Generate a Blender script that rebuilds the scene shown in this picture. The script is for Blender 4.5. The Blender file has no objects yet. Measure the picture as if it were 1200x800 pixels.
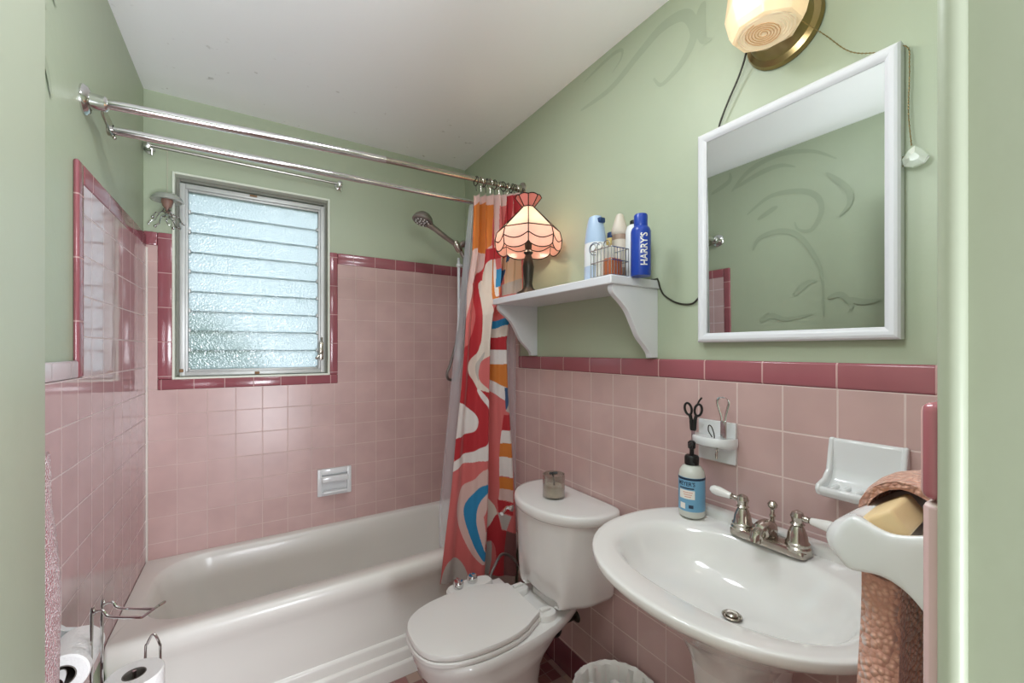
import bpy, bmesh, math, random
from mathutils import Vector, Matrix
from math import sin, cos, pi, radians as R
random.seed(7)
S = bpy.context.scene
COL = S.collection
H = 1.36                      # eye height
RW, LW, BW, CE = 1.135, -.385, 2.345, 2.48   # right wall x, left wall x, back wall y, ceiling z

# ------------------------------------------------------------------ materials
def lin(c):
    if isinstance(c, str):
        c = [int(c[i:i+2], 16) / 255 for i in (0, 2, 4)]
    return tuple((x / 12.92 if x <= .04045 else ((x + .055) / 1.055) ** 2.4) for x in c) + (1,)
class NT:
    def __init__(s, name):
        s.m = bpy.data.materials.new(name); s.m.use_nodes = True
        s.t = s.m.node_tree; s.t.nodes.clear()
        s.out = s.n('ShaderNodeOutputMaterial')
    def n(s, typ, **kw):
        x = s.t.nodes.new(typ)
        for k, v in kw.items():
            if k.startswith('_'): setattr(x, k[1:], v)
            else: x.inputs[k.replace('_', ' ')].default_value = v
        return x
    def l(s, a, b): s.t.links.new(a, b)
    def surf(s, sh): s.l(sh, s.out.inputs['Surface'])
def mat(name, col, rough=.5, metal=0, var=0, vscale=8, bump=0, bscale=60, coat=0, trans=0, ior=1.45, sheen=0, alpha=1, emit=None, estr=0, spec=.5, sss=0):
    N = NT(name)
    p = N.n('ShaderNodeBsdfPrincipled')
    p.inputs['Base Color'].default_value = lin(col)
    p.inputs['Roughness'].default_value = rough; p.inputs['Metallic'].default_value = metal
    p.inputs['IOR'].default_value = ior; p.inputs['Transmission Weight'].default_value = trans
    p.inputs['Coat Weight'].default_value = coat; p.inputs['Coat Roughness'].default_value = .05
    p.inputs['Sheen Weight'].default_value = sheen; p.inputs['Alpha'].default_value = alpha
    p.inputs['Specular IOR Level'].default_value = spec
    if sss: p.inputs['Subsurface Weight'].default_value = sss; p.inputs['Subsurface Radius'].default_value = (.01, .008, .006)
    if emit: p.inputs['Emission Color'].default_value = lin(emit); p.inputs['Emission Strength'].default_value = estr
    tc = N.n('ShaderNodeTexCoord')
    if var:
        ns = N.n('ShaderNodeTexNoise', Scale=vscale, Detail=5.)
        N.l(tc.outputs['Object'], ns.inputs['Vector'])
        mx = N.n('ShaderNodeMix', _data_type='RGBA')
        c = lin(col)
        mx.inputs[6].default_value = tuple(x * (1 - var) for x in c[:3]) + (1,)
        mx.inputs[7].default_value = tuple(min(1, x * (1 + var)) for x in c[:3]) + (1,)
        N.l(ns.outputs['Fac'], mx.inputs[0]); N.l(mx.outputs[2], p.inputs['Base Color'])
    if bump:
        nb = N.n('ShaderNodeTexNoise', Scale=bscale, Detail=4.)
        N.l(tc.outputs['Object'], nb.inputs['Vector'])
        b = N.n('ShaderNodeBump', Strength=bump, Distance=.01)
        N.l(nb.outputs['Fac'], b.inputs['Height']); N.l(b.outputs['Normal'], p.inputs['Normal'])
    N.surf(p.outputs[0])
    return N.m
def tile_mat(name, c1, c2, grout, plane, off, pitch, rough=.14, mortar=.0022, wob=.12, spec=.5):
    """glazed stack-bond tiles; plane = object-space axes that run across and up"""
    N = NT(name); tc = N.n('ShaderNodeTexCoord'); sep = N.n('ShaderNodeSeparateXYZ'); cmb = N.n('ShaderNodeCombineXYZ')
    N.l(tc.outputs['Object'], sep.inputs[0])
    for i, (ax, o) in enumerate(zip(plane, off)):
        a = N.n('ShaderNodeMath', _operation='ADD'); a.inputs[1].default_value = -o + 40 * pitch[i]
        N.l(sep.outputs['XYZ'.index(ax)], a.inputs[0]); N.l(a.outputs[0], cmb.inputs[i])
    br = N.n('ShaderNodeTexBrick', Scale=1., Mortar_Size=mortar, Mortar_Smooth=.3, Bias=0., Brick_Width=pitch[0], Row_Height=pitch[1], _offset=0., _squash=1.)
    br.inputs['Color1'].default_value = lin(c1); br.inputs['Color2'].default_value = lin(c2); br.inputs['Mortar'].default_value = lin(grout)
    N.l(cmb.outputs[0], br.inputs['Vector'])
    p = N.n('ShaderNodeBsdfPrincipled', Roughness=rough); p.inputs['Specular IOR Level'].default_value = spec
    ns = N.n('ShaderNodeTexNoise', Scale=9., Detail=2.); N.l(tc.outputs['Object'], ns.inputs['Vector'])
    mul = N.n('ShaderNodeMix', _data_type='RGBA', _blend_type='MULTIPLY'); mul.inputs[0].default_value = .25
    N.l(br.outputs['Color'], mul.inputs[6]); N.l(ns.outputs['Color'], mul.inputs[7])
    mr0 = N.n('ShaderNodeMapRange'); mr0.inputs[3].default_value = .82; mr0.inputs[4].default_value = 1.08
    N.l(ns.outputs['Fac'], mr0.inputs[0]); N.l(mr0.outputs[0], mul.inputs[7])
    mul.inputs[0].default_value = 1.
    N.l(mul.outputs[2], p.inputs['Base Color'])
    mr = N.n('ShaderNodeMapRange'); mr.inputs[3].default_value = rough; mr.inputs[4].default_value = .6
    N.l(br.outputs['Fac'], mr.inputs[0]); N.l(mr.outputs[0], p.inputs['Roughness'])
    inv = N.n('ShaderNodeMath', _operation='SUBTRACT'); inv.inputs[0].default_value = 1.; N.l(br.outputs['Fac'], inv.inputs[1])
    b1 = N.n('ShaderNodeBump', Strength=.5, Distance=.0015); N.l(inv.outputs[0], b1.inputs['Height'])
    n2 = N.n('ShaderNodeTexNoise', Scale=14., Detail=1.); N.l(tc.outputs['Object'], n2.inputs['Vector'])
    b2 = N.n('ShaderNodeBump', Strength=wob, Distance=.008); N.l(n2.outputs['Fac'], b2.inputs['Height']); N.l(b1.outputs['Normal'], b2.inputs['Normal'])
    N.l(b2.outputs['Normal'], p.inputs['Normal'])
    N.surf(p.outputs[0]); return N.m

PIT_R, PIT_B, PIT_L = .1145, .1085, .111
M = {}
M['paint'] = mat('green_wall_paint', 'aeb8a0', .42, var=.05, vscale=2.5, bump=.10, bscale=22)
M['scroll'] = mat('faded_scroll_paint', 'a2ac95', .5, var=.06, vscale=12)
M['scroll2'] = mat('faint_scroll_paint', 'a3ad96', .5, var=.05, vscale=12)
M['door'] = mat('door_paint', 'a4aa96', .45, var=.03, vscale=6, bump=.05, bscale=30)
M['jamb'] = mat('jamb_paint', 'a9b09c', .4, var=.03, vscale=5, bump=.05, bscale=40)
PK1, PK2, GR = 'c9aaa6', 'c6a6a2', 'dcc6c1'
M['tile_R'] = tile_mat('pink_tile_right', PK1, PK2, GR, 'YZ', (.5145, 1.272), (PIT_R, PIT_R))
M['tile_B'] = tile_mat('pink_tile_back', PK1, PK2, 'd0b6b1', 'XZ', (-.163, 1.078), (.1075, .1105), wob=.05, rough=.26, spec=.35)
M['tile_L'] = tile_mat('pink_tile_left', 'c8a9ab', 'c6a7a9', 'e2d0d0', 'YZ', (1.504, 1.286), (PIT_L, .109), rough=.06, wob=.05)
M['tile_F'] = tile_mat('pink_tile_front', 'caabaa', 'c8a8a7', GR, 'XZ', (.35, 1.272), (PIT_R, PIT_R))
M['red_R'] = tile_mat('red_cap_right', 'a5636b', 'a15e66', 'cfa6a4', 'YZ', (.401, 1.2), (.1615, .2), wob=.1)
M['red_B'] = tile_mat('red_cap_back', '9c5c64', '97575f', 'c39c9b', 'XZ', (.356, 1.0), (.1135, .5), wob=.05)
M['red_Bv'] = tile_mat('red_cap_back_upright', '9c5c64', '97575f', 'c39c9b', 'XZ', (-1, 1.245), (5., .150), wob=.05)
M['red_L'] = tile_mat('red_cap_left', '9c5c64', '97575f', 'c39c9b', 'YZ', (1.46, 1.27), (.16, .165), wob=.05)
M['cap_L'] = tile_mat('pale_cap_left', 'efeaf0', 'ebe6ec', 'b5abaf', 'YZ', (1.33, 1.0), (.12, .5), wob=.06)
M['cove'] = tile_mat('maroon_base_tile', '7a4249', '744048', 'a8817d', 'YZ', (.5145, -.2), (PIT_R, .5), wob=.1)
M['porcelain'] = mat('white_porcelain', 'e6e5e3', .09, coat=.4, spec=.6)
M['seatwhite'] = mat('white_seat_plastic', 'e4e3e0', .28)
M['ceramic'] = mat('grey_white_ceramic', 'dcdedf', .12, coat=.3)
M['tub'] = mat('tub_enamel', 'e2e0da', .27, var=.03, vscale=5, coat=.12)
M['chrome'] = mat('chrome', 'dedede', .10, metal=1)
M['oldchrome'] = mat('worn_chrome', 'b9b2a8', .2, metal=1, var=.12, vscale=30)
M['nickel'] = mat('brushed_nickel', 'a39f99', .3, metal=1)
M['alu'] = mat('aged_aluminium', 'c4c6c4', .42, metal=.3, var=.12, vscale=20)
M['aludark'] = mat('window_putty', '8d8d84', .6, var=.2, vscale=25)
M['white'] = mat('white_gloss_paint', 'dcdde2', .3, var=.02, vscale=10)
M['reveal'] = mat('window_reveal_paint', 'dfe4d6', .4)
M['caulk'] = mat('white_caulk', 'd8d2ca', .5, var=.06, vscale=30)
M['mirror'] = mat('mirror_silver', 'cdd1cd', .015, metal=1)
M['rust'] = mat('rusted_metal', '8b6a4a', .7, var=.5, vscale=80)
M['brass'] = mat('aged_brass', '9a855c', .28, metal=1, var=.25, vscale=25)
M['black'] = mat('black_plastic', '161616', .35)
M['cord'] = mat('dark_cord', '2c2a20', .5)
M['darkmetal'] = mat('dark_bronze', '3a3630', .4, metal=.6, var=.2, vscale=40)
M['lead'] = mat('lead_came', '2b2420', .45, metal=.7)
M['hose'] = mat('grey_metal_hose', '8a8784', .3, metal=.9)
M['steel'] = mat('steel', 'c4c4c4', .18, metal=1)
M['blue'] = mat('blue_can', '1c3f9f', .3)
M['palewhite'] = mat('white_bottle_plastic', 'e2e4e6', .35)
M['skyblue'] = mat('pale_blue_plastic', 'a6bcd6', .35)
M['navy'] = mat('navy_print', '1f3a66', .4)
M['yellow'] = mat('yellow_bottle', 'd9c07a', .35)
M['beige'] = mat('beige_plastic', 'cfc4b6', .4)
M['brownliq'] = mat('brown_label', '9c8473', .4)
M['orangeitem'] = mat('orange_packet', 'b8653f', .5)
M['soapblue'] = mat('blue_label', '6fa4c4', .4)
M['labelnavy'] = mat('label_navy', '22364e', .4)
M['labelwhite'] = mat('label_white', 'e9e6de', .5)
M['labelpink'] = mat('label_pink_print', 'd9a79a', .5)
M['soap'] = mat('yellow_soap', 'd6bb8e', .45, var=.04, sss=.1)
M['paper'] = mat('tissue_paper', 'e9e7e6', .9, bump=.2, bscale=200)
M['card'] = mat('cardboard', '77706a', .9)
M['bag'] = mat('thin_plastic_bag', 'e6e5e0', .35, var=.05, vscale=14, bump=.5, bscale=30)
M['bin'] = mat('bin_plastic', 'e6dfdb', .35)
M['sootglass'] = None
M['wax'] = mat('cream_wax', 'ddd3c4', .5, var=.15, vscale=30)
M['crystal'] = mat('crystal_glass', 'e3ebe0', .08, alpha=.42, spec=.9)
M['clearacryl'] = mat('clear_acrylic', 'f2f4f4', .04, trans=1., ior=1.3)
M['leaf'] = mat('hedge_leaf', '5f8f4e', .6, var=.4, vscale=6)
M['lawn'] = mat('outside_lawn', '7fa36a', .9, var=.2, vscale=3)
M['neighbour'] = mat('pale_stucco', 'd6dbe0', .9)

def cloth_mat(name, c1, c2, scale=160, bump=.9, sheen=.5):
    N = NT(name); tc = N.n('ShaderNodeTexCoord')
    v = N.n('ShaderNodeTexVoronoi', Scale=scale); N.l(tc.outputs['Object'], v.inputs['Vector'])
    mx = N.n('ShaderNodeMix', _data_type='RGBA'); mx.inputs[6].default_value = lin(c1); mx.inputs[7].default_value = lin(c2)
    mr = N.n('ShaderNodeMapRange'); mr.inputs[1].default_value = 0.; mr.inputs[2].default_value = .55
    N.l(v.outputs['Distance'], mr.inputs[0]); N.l(mr.outputs[0], mx.inputs[0])
    p = N.n('ShaderNodeBsdfPrincipled', Roughness=.95); p.inputs['Sheen Weight'].default_value = sheen; p.inputs['Specular IOR Level'].default_value = .1
    N.l(mx.outputs[2], p.inputs['Base Color'])
    b = N.n('ShaderNodeBump', Strength=bump, Distance=.004, _invert=True); N.l(v.outputs['Distance'], b.inputs['Height']); N.l(b.outputs['Normal'], p.inputs['Normal'])
    N.surf(p.outputs[0]); return N.m
M['washcloth'] = cloth_mat('waffle_washcloth', 'e8b9a4', 'bf8d7c', 210, .8)
M['pinktowel'] = cloth_mat('pink_terry', 'bd7277', '9c5a60', 260, 1.0, .9)

# soot stained candle jar: clear glass with a brown film near the top
N = NT('sooty_glass'); tc = N.n('ShaderNodeTexCoord'); sp = N.n('ShaderNodeSeparateXYZ'); N.l(tc.outputs['Object'], sp.inputs[0])
ns = N.n('ShaderNodeTexNoise', Scale=28., Detail=4.); N.l(tc.outputs['Object'], ns.inputs['Vector'])
mr = N.n('ShaderNodeMapRange'); mr.inputs[1].default_value = .015; mr.inputs[2].default_value = .085; N.l(sp.outputs[2], mr.inputs[0])
ml = N.n('ShaderNodeMath', _operation='MULTIPLY'); N.l(mr.outputs[0], ml.inputs[0]); N.l(ns.outputs['Fac'], ml.inputs[1])
m2 = N.n('ShaderNodeMath', _operation='MULTIPLY_ADD', _use_clamp=True); m2.inputs[1].default_value = .6; m2.inputs[2].default_value = .03; N.l(ml.outputs[0], m2.inputs[0])
tr = N.n('ShaderNodeBsdfTransparent'); tr.inputs[0].default_value = (.93, .92, .9, 1)
df = N.n('ShaderNodeBsdfPrincipled', Roughness=.3); df.inputs['Base Color'].default_value = lin('94877a')
mx = N.n('ShaderNodeMixShader'); N.l(m2.outputs[0], mx.inputs[0]); N.l(tr.outputs[0], mx.inputs[1]); N.l(df.outputs[0], mx.inputs[2])
gl = N.n('ShaderNodeBsdfGlossy', Roughness=.05); lw = N.n('ShaderNodeLayerWeight', Blend=.2); mx2 = N.n('ShaderNodeMixShader')
N.l(lw.outputs['Facing'], mx2.inputs[0]); N.l(mx.outputs[0], mx2.inputs[1]); N.l(gl.outputs[0], mx2.inputs[2]); N.surf(mx2.outputs[0]); M['sootglass'] = N.m

# frosted jalousie glass
N = NT('pebbled_glass'); tc = N.n('ShaderNodeTexCoord')
v = N.n('ShaderNodeTexVoronoi', Scale=150., _feature='SMOOTH_F1'); N.l(tc.outputs['Object'], v.inputs['Vector'])
b = N.n('ShaderNodeBump', Strength=.5, Distance=.004); N.l(v.outputs['Distance'], b.inputs['Height'])
rf = N.n('ShaderNodeBsdfRefraction', Roughness=.32, IOR=1.2); rf.inputs[0].default_value = lin('eaf3f4')
tl = N.n('ShaderNodeBsdfTranslucent'); tl.inputs[0].default_value = lin('d5e2e6')
gl = N.n('ShaderNodeBsdfGlossy', Roughness=.18)
for x in (rf, tl, gl): N.l(b.outputs['Normal'], x.inputs['Normal'])
mx = N.n('ShaderNodeMixShader'); mx.inputs[0].default_value = .5; N.l(rf.outputs[0], mx.inputs[1]); N.l(tl.outputs[0], mx.inputs[2])
mx2 = N.n('ShaderNodeMixShader'); mx2.inputs[0].default_value = .08; N.l(mx.outputs[0], mx2.inputs[1]); N.l(gl.outputs[0], mx2.inputs[2]); N.surf(mx2.outputs[0]); M['louver'] = N.m

# clear plastic liner
N = NT('clear_liner'); tr = N.n('ShaderNodeBsdfTransparent'); tr.inputs[0].default_value = lin('fafafc')
tl = N.n('ShaderNodeBsdfTranslucent'); tl.inputs[0].default_value = lin('f6f8fe'); df = N.n('ShaderNodeBsdfPrincipled', Roughness=.2); df.inputs['Base Color'].default_value = lin('f3f6fd')
a = N.n('ShaderNodeMixShader'); a.inputs[0].default_value = .7; N.l(tl.outputs[0], a.inputs[1]); N.l(df.outputs[0], a.inputs[2])
lw = N.n('ShaderNodeLayerWeight', Blend=.45); mr = N.n('ShaderNodeMapRange'); mr.inputs[3].default_value = .26; mr.inputs[4].default_value = .72; N.l(lw.outputs['Facing'], mr.inputs[0])
mx = N.n('ShaderNodeMixShader'); N.l(mr.outputs[0], mx.inputs[0]); N.l(tr.outputs[0], mx.inputs[1]); N.l(a.outputs[0], mx.inputs[2]); N.surf(mx.outputs[0]); M['liner'] = N.m

def glass_shade(name, col, emis=0):
    N = NT(name); tc = N.n('ShaderNodeTexCoord'); ns = N.n('ShaderNodeTexNoise', Scale=14., Detail=3., Distortion=1.2); N.l(tc.outputs['Object'], ns.inputs['Vector'])
    mx = N.n('ShaderNodeMix', _data_type='RGBA'); c = lin(col); mx.inputs[6].default_value = tuple(x * .85 for x in c[:3]) + (1,); mx.inputs[7].default_value = tuple(min(1, x * 1.12) for x in c[:3]) + (1,)
    N.l(ns.outputs['Fac'], mx.inputs[0])
    tl = N.n('ShaderNodeBsdfTranslucent'); p = N.n('ShaderNodeBsdfPrincipled', Roughness=.15)
    N.l(mx.outputs[2], tl.inputs[0]); N.l(mx.outputs[2], p.inputs['Base Color'])
    m = N.n('ShaderNodeMixShader'); m.inputs[0].default_value = .45; N.l(tl.outputs[0], m.inputs[1]); N.l(p.outputs[0], m.inputs[2]); N.surf(m.outputs[0]); return N.m
M['pinkglass'] = glass_shade('rose_art_glass', 'f6c2b8')
M['peachglass'] = glass_shade('peach_art_glass', 'fbdcc8')
M['creamglass'] = glass_shade('cream_lamp_glass', 'f6e8d2')
M['lensglass'] = mat('ribbed_lens_glass', 'f5e2c2', .2, emit='ffe9c6', estr=.2)

# printed curtain: colours stored per vertex
N = NT('printed_curtain'); at = N.n('ShaderNodeAttribute', _attribute_name='pattern')
p = N.n('ShaderNodeBsdfPrincipled', Roughness=.7); p.inputs['Sheen Weight'].default_value = .2
tl = N.n('ShaderNodeBsdfTranslucent'); N.l(at.outputs['Color'], tl.inputs[0]); N.l(at.outputs['Color'], p.inputs['Base Color'])
m = N.n('ShaderNodeMixShader'); m.inputs[0].default_value = .22; N.l(p.outputs[0], m.inputs[1]); N.l(tl.outputs[0], m.inputs[2]); N.surf(m.outputs[0]); M['curtain'] = N.m

# ceiling: white with mould specks towards the tub and a green paint smear
N = NT('ceiling_paint'); tc = N.n('ShaderNodeTexCoord'); p = N.n('ShaderNodeBsdfPrincipled', Roughness=.45)
n1 = N.n('ShaderNodeTexNoise', Scale=26., Detail=3.); N.l(tc.outputs['Object'], n1.inputs['Vector'])
r1 = N.n('ShaderNodeMapRange'); r1.inputs[1].default_value = .70; r1.inputs[2].default_value = .76; N.l(n1.outputs['Fac'], r1.inputs[0])
sp = N.n('ShaderNodeSeparateXYZ'); N.l(tc.outputs['Object'], sp.inputs[0])
r2 = N.n('ShaderNodeMapRange'); r2.inputs[1].default_value = 1.7; r2.inputs[2].default_value = 2.2; N.l(sp.outputs[1], r2.inputs[0])
ml = N.n('ShaderNodeMath', _operation='MULTIPLY'); N.l(r1.outputs[0], ml.inputs[0]); N.l(r2.outputs[0], ml.inputs[1])
m3 = N.n('ShaderNodeMath', _operation='MULTIPLY'); m3.inputs[1].default_value = .55; N.l(ml.outputs[0], m3.inputs[0])
c1 = N.n('ShaderNodeMix', _data_type='RGBA'); c1.inputs[6].default_value = lin('fafafd'); c1.inputs[7].default_value = lin('6e675e'); N.l(m3.outputs[0], c1.inputs[0])
gd = N.n('ShaderNodeVectorMath', _operation='DISTANCE'); gd.inputs[1].default_value = (.02, 1.62, 0); N.l(tc.outputs['Object'], gd.inputs[0])
r4 = N.n('ShaderNodeMapRange'); r4.inputs[1].default_value = .03; r4.inputs[2].default_value = .22; r4.inputs[3].default_value = .32; r4.inputs[4].default_value = 0.; N.l(gd.outputs['Value'], r4.inputs[0])
c2 = N.n('ShaderNodeMix', _data_type='RGBA'); c2.inputs[7].default_value = lin('b9c6ad'); N.l(r4.outputs[0], c2.inputs[0]); N.l(c1.outputs[2], c2.inputs[6]); N.l(c2.outputs[2], p.inputs['Base Color'])
nb = N.n('ShaderNodeTexNoise', Scale=10., Detail=4.); N.l(tc.outputs['Object'], nb.inputs['Vector']); bb = N.n('ShaderNodeBump', Strength=.12, Distance=.01); N.l(nb.outputs['Fac'], bb.inputs['Height']); N.l(bb.outputs['Normal'], p.inputs['Normal'])
N.surf(p.outputs[0]); M['ceiling'] = N.m

# floor: small mixed mosaic
N = NT('floor_mosaic'); tc = N.n('ShaderNodeTexCoord'); mp = N.n('ShaderNodeVectorMath', _operation='SCALE'); mp.inputs['Scale'].default_value = 1 / .05
ad = N.n('ShaderNodeVectorMath', _operation='ADD'); ad.inputs[1].default_value = (40, 40, .5); N.l(tc.outputs['Object'], mp.inputs[0]); N.l(mp.outputs[0], ad.inputs[0])
fl = N.n('ShaderNodeVectorMath', _operation='FLOOR'); N.l(ad.outputs[0], fl.inputs[0]); wn = N.n('ShaderNodeTexWhiteNoise'); N.l(fl.outputs[0], wn.inputs['Vector'])
cr = N.n('ShaderNodeValToRGB'); cr.color_ramp.interpolation = 'CONSTANT'
for i, (q, c) in enumerate([(0, 'a98e86'), (.25, '9a6a66'), (.45, '7d4a4c'), (.62, 'b59a8c'), (.8, '8c5f5a')]):
    e = cr.color_ramp.elements[i] if i < 2 else cr.color_ramp.elements.new(q)
    e.position = q; e.color = lin(c)
N.l(wn.outputs['Value'], cr.inputs[0])
br = N.n('ShaderNodeTexBrick', Scale=1., Mortar_Size=.03, Brick_Width=1., Row_Height=1., _offset=0.); N.l(ad.outputs[0], br.inputs['Vector'])
mx = N.n('ShaderNodeMix', _data_type='RGBA'); mx.inputs[7].default_value = lin('9b8a80'); N.l(br.outputs['Fac'], mx.inputs[0]); N.l(cr.outputs[0], mx.inputs[6])
p = N.n('ShaderNodeBsdfPrincipled', Roughness=.35); N.l(mx.outputs[2], p.inputs['Base Color']); N.surf(p.outputs[0]); M['floor'] = N.m

# ------------------------------------------------------------------ mesh helpers
def frame(d):
    d = Vector(d).normalized()
    a = Vector((0, 0, 1)) if abs(d.z) < .9 else Vector((1, 0, 0))
    u = d.cross(a).normalized(); return u, d.cross(u).normalized() * -1
class MB:
    def __init__(s): s.b = bmesh.new()
    def rings(s, rings, close=True, cap0=True, cap1=True):
        vs = [[s.b.verts.new(p) for p in r] for r in rings]
        n = len(vs[0])
        for a, c in zip(vs, vs[1:]):
            for i in range(n if close else n - 1):
                j = (i + 1) % n
                try: s.b.faces.new((a[i], a[j], c[j], c[i]))
                except ValueError: pass
        if cap0: s.b.faces.new(vs[0][::-1])
        if cap1: s.b.faces.new(vs[-1])
        return s
    def box(s, x0, x1, y0, y1, z0, z1, bev=0, seg=2):
        t = bmesh.new(); bmesh.ops.create_cube(t, size=1)
        for v in t.verts: v.co = Vector((x0 + (v.co.x + .5) * (x1 - x0), y0 + (v.co.y + .5) * (y1 - y0), z0 + (v.co.z + .5) * (z1 - z0)))
        if bev: bmesh.ops.bevel(t, geom=t.edges[:], offset=bev, segments=seg, affect='EDGES', profile=.5)
        s.add(t); return s
    def add(s, t, mtx=None):
        if mtx is not None: bmesh.ops.transform(t, matrix=mtx, verts=t.verts[:])
        mp = {v: s.b.verts.new(v.co) for v in t.verts}
        for f in t.faces:
            try: s.b.faces.new([mp[v] for v in f.verts])
            except ValueError: pass
        t.free()
    def lathe(s, prof, o=(0, 0, 0), ax=(0, 0, 1), n=28, cap0=True, cap1=True, sx=1, sy=1):
        o = Vector(o); d = Vector(ax).normalized(); u, v = frame(d)
        return s.rings([[o + d * h + u * (r * sx * cos(2 * pi * i / n)) + v * (r * sy * sin(2 * pi * i / n)) for i in range(n)] for r, h in prof], True, cap0, cap1)
    def tube(s, pts, r, n=10, closed=False):
        pts = [Vector(p) for p in pts]; m = len(pts)
        rr = r if isinstance(r, (list, tuple)) else [r] * m
        rings = []; u = None
        for i, p in enumerate(pts):
            d = (pts[(i + 1) % m] - pts[i - 1]) if closed or 0 < i < m - 1 else (pts[1] - pts[0] if i == 0 else pts[-1] - pts[-2])
            d.normalize()
            if u is None: u = frame(d)[0]
            u = (u - d * u.dot(d)).normalized(); v = d.cross(u)
            rings.append([p + (u * cos(2 * pi * k / n) + v * sin(2 * pi * k / n)) * rr[i] for k in range(n)])
        if closed: rings.append(rings[0])
        s.rings(rings, True, not closed, not closed)
        if closed: bmesh.ops.remove_doubles(s.b, verts=s.b.verts[:], dist=1e-6)
        return s
    def prism(s, poly, axis, a, b):
        """poly in the two other axes, extruded along axis from a to b"""
        def P(q, t):
            return {'X': (t, q[0], q[1]), 'Y': (q[0], t, q[1]), 'Z': (q[0], q[1], t)}[axis]
        return s.rings([[P(q, a) for q in poly], [P(q, b) for q in poly]])
    def ball(s, c, r, sc=(1, 1, 1), n=16):
        t = bmesh.new(); bmesh.ops.create_uvsphere(t, u_segments=n, v_segments=n // 2 + 2, radius=r)
        s.add(t, Matrix.Translation(c) @ Matrix.Diagonal((*sc, 1))); return s
    def obj(s, name, m, parent=None, smooth=35, bev=0, bseg=2, sub=0):
        bmesh.ops.recalc_face_normals(s.b, faces=s.b.faces[:])
        me = bpy.data.meshes.new(name); s.b.to_mesh(me); s.b.free()
        me.materials.append(m)
        o = bpy.data.objects.new(name, me); COL.objects.link(o)
        if parent is not None:
            o.parent = parent
            if parent.type == 'EMPTY' or True:
                o.matrix_parent_inverse = Matrix.Translation(-WORLD[parent.name]) if parent.name in WORLD else Matrix()
        if smooth is not None:
            for p in me.polygons: p.use_smooth = True
            me.set_sharp_from_angle(angle=R(smooth))
        if bev:
            md = o.modifiers.new('bevel', 'BEVEL'); md.width = bev; md.segments = bseg; md.limit_method = 'ANGLE'; md.angle_limit = R(40); md.harden_normals = False
        if sub:
            md = o.modifiers.new('sub', 'SUBSURF'); md.levels = sub; md.render_levels = sub
        return o
WORLD = {}
def tag(o, label, cat, group=None):
    o['label'] = label; o['category'] = cat
    if group: o['group'] = group
    return o
def thing(name, label, cat, loc, group=None):
    o = bpy.data.objects.new(name, None); o.empty_display_size = .05; COL.objects.link(o); o.location = loc
    WORLD[o.name] = Vector(loc)
    return tag(o, label, cat, group)
def struct(name, mb, m, parent=None, **kw):
    o = mb.obj(name, m, parent, **kw)
    if parent is None: o['kind'] = 'structure'
    return o
def spline(pts, k=6, closed=False):
    P = [Vector(p) for p in pts]; n = len(P); out = []
    for i in range(n if closed else n - 1):
        if closed: a, b, c, d = P[(i - 1) % n], P[i], P[(i + 1) % n], P[(i + 2) % n]
        else: a, b, c, d = P[max(0, i - 1)], P[i], P[i + 1], P[min(n - 1, i + 2)]
        for j in range(k):
            t = j / k
            out.append(.5 * (2 * b + (c - a) * t + (2 * a - 5 * b + 4 * c - d) * t * t + (3 * b - a - 3 * c + d) * t ** 3))
    if not closed: out.append(P[-1])
    return out
def sellipse(cx, cy, ax, ay, n=2., k=48):
    o = []
    for i in range(k):
        t = 2 * pi * i / k; c, s = cos(t), sin(t)
        o.append((cx + ax * math.copysign(abs(c) ** (2 / n), c), cy + ay * math.copysign(abs(s) ** (2 / n), s)))
    return o
def text_bm(txt, size, width=None):
    """flat text as a bmesh in XY, centred"""
    cu = bpy.data.curves.new('txt', 'FONT'); cu.body = txt; cu.size = size; cu.align_x = 'CENTER'; cu.align_y = 'CENTER'; cu.resolution_u = 3
    cu.offset = size * .018
    ob = bpy.data.objects.new('txt', cu); COL.objects.link(ob)
    dg = bpy.context.evaluated_depsgraph_get(); me = bpy.data.meshes.new_from_object(ob.evaluated_get(dg))
    bpy.data.objects.remove(ob); bpy.data.curves.remove(cu)
    t = bmesh.new(); t.from_mesh(me); bpy.data.meshes.remove(me)
    if width:
        xs = [v.co.x for v in t.verts]; k = width / (max(xs) - min(xs))
        for v in t.verts: v.co.x *= k
    bmesh.ops.subdivide_edges(t, edges=[e for e in t.edges if e.calc_length() > size * .15], cuts=2)
    return t

# ------------------------------------------------------------------ the room
TT = .010                                     # tile thickness
struct('floor', MB().box(-.6, 1.3, -1.6, 2.5, -.08, 0), M['floor'], smooth=None)
struct('ceiling', MB().box(-.5, 1.3, -.05, 2.5, CE, CE + .1), M['ceiling'], smooth=None)
# back wall with the window opening
WX0, WX1, WZ0, WZ1 = -.283, .347, 1.236, 2.140
b = MB()
b.box(-.5, WX0, BW + .0, BW + .13, 0, CE).box(WX1, 1.3, BW, BW + .13, 0, CE).box(WX0, WX1, BW, BW + .13, 0, WZ0).box(WX0, WX1, BW, BW + .13, WZ1, CE)
wall_back = struct('wall_back', b, M['paint'], smooth=None)
wall_left = struct('wall_left', MB().box(LW - .12, LW, -.02, BW + .13, 0, CE), M['paint'], smooth=None)
wall_right = struct('wall_right', MB().box(RW, RW + .12, -.02, BW + .13, 0, CE), M['paint'], smooth=None)
YF = .066                                      # room face of the door wall
DX0, DX1 = -.27, .33                           # door opening
b = MB(); b.box(DX1, RW, -.06, YF, 0, CE, .004).box(LW, DX0, -.06, YF, 0, CE)
b.box(DX0, DX1, -.06, YF, 2.08, CE)
wall_front = struct('wall_front', b, M['jamb'], smooth=None)
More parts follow.
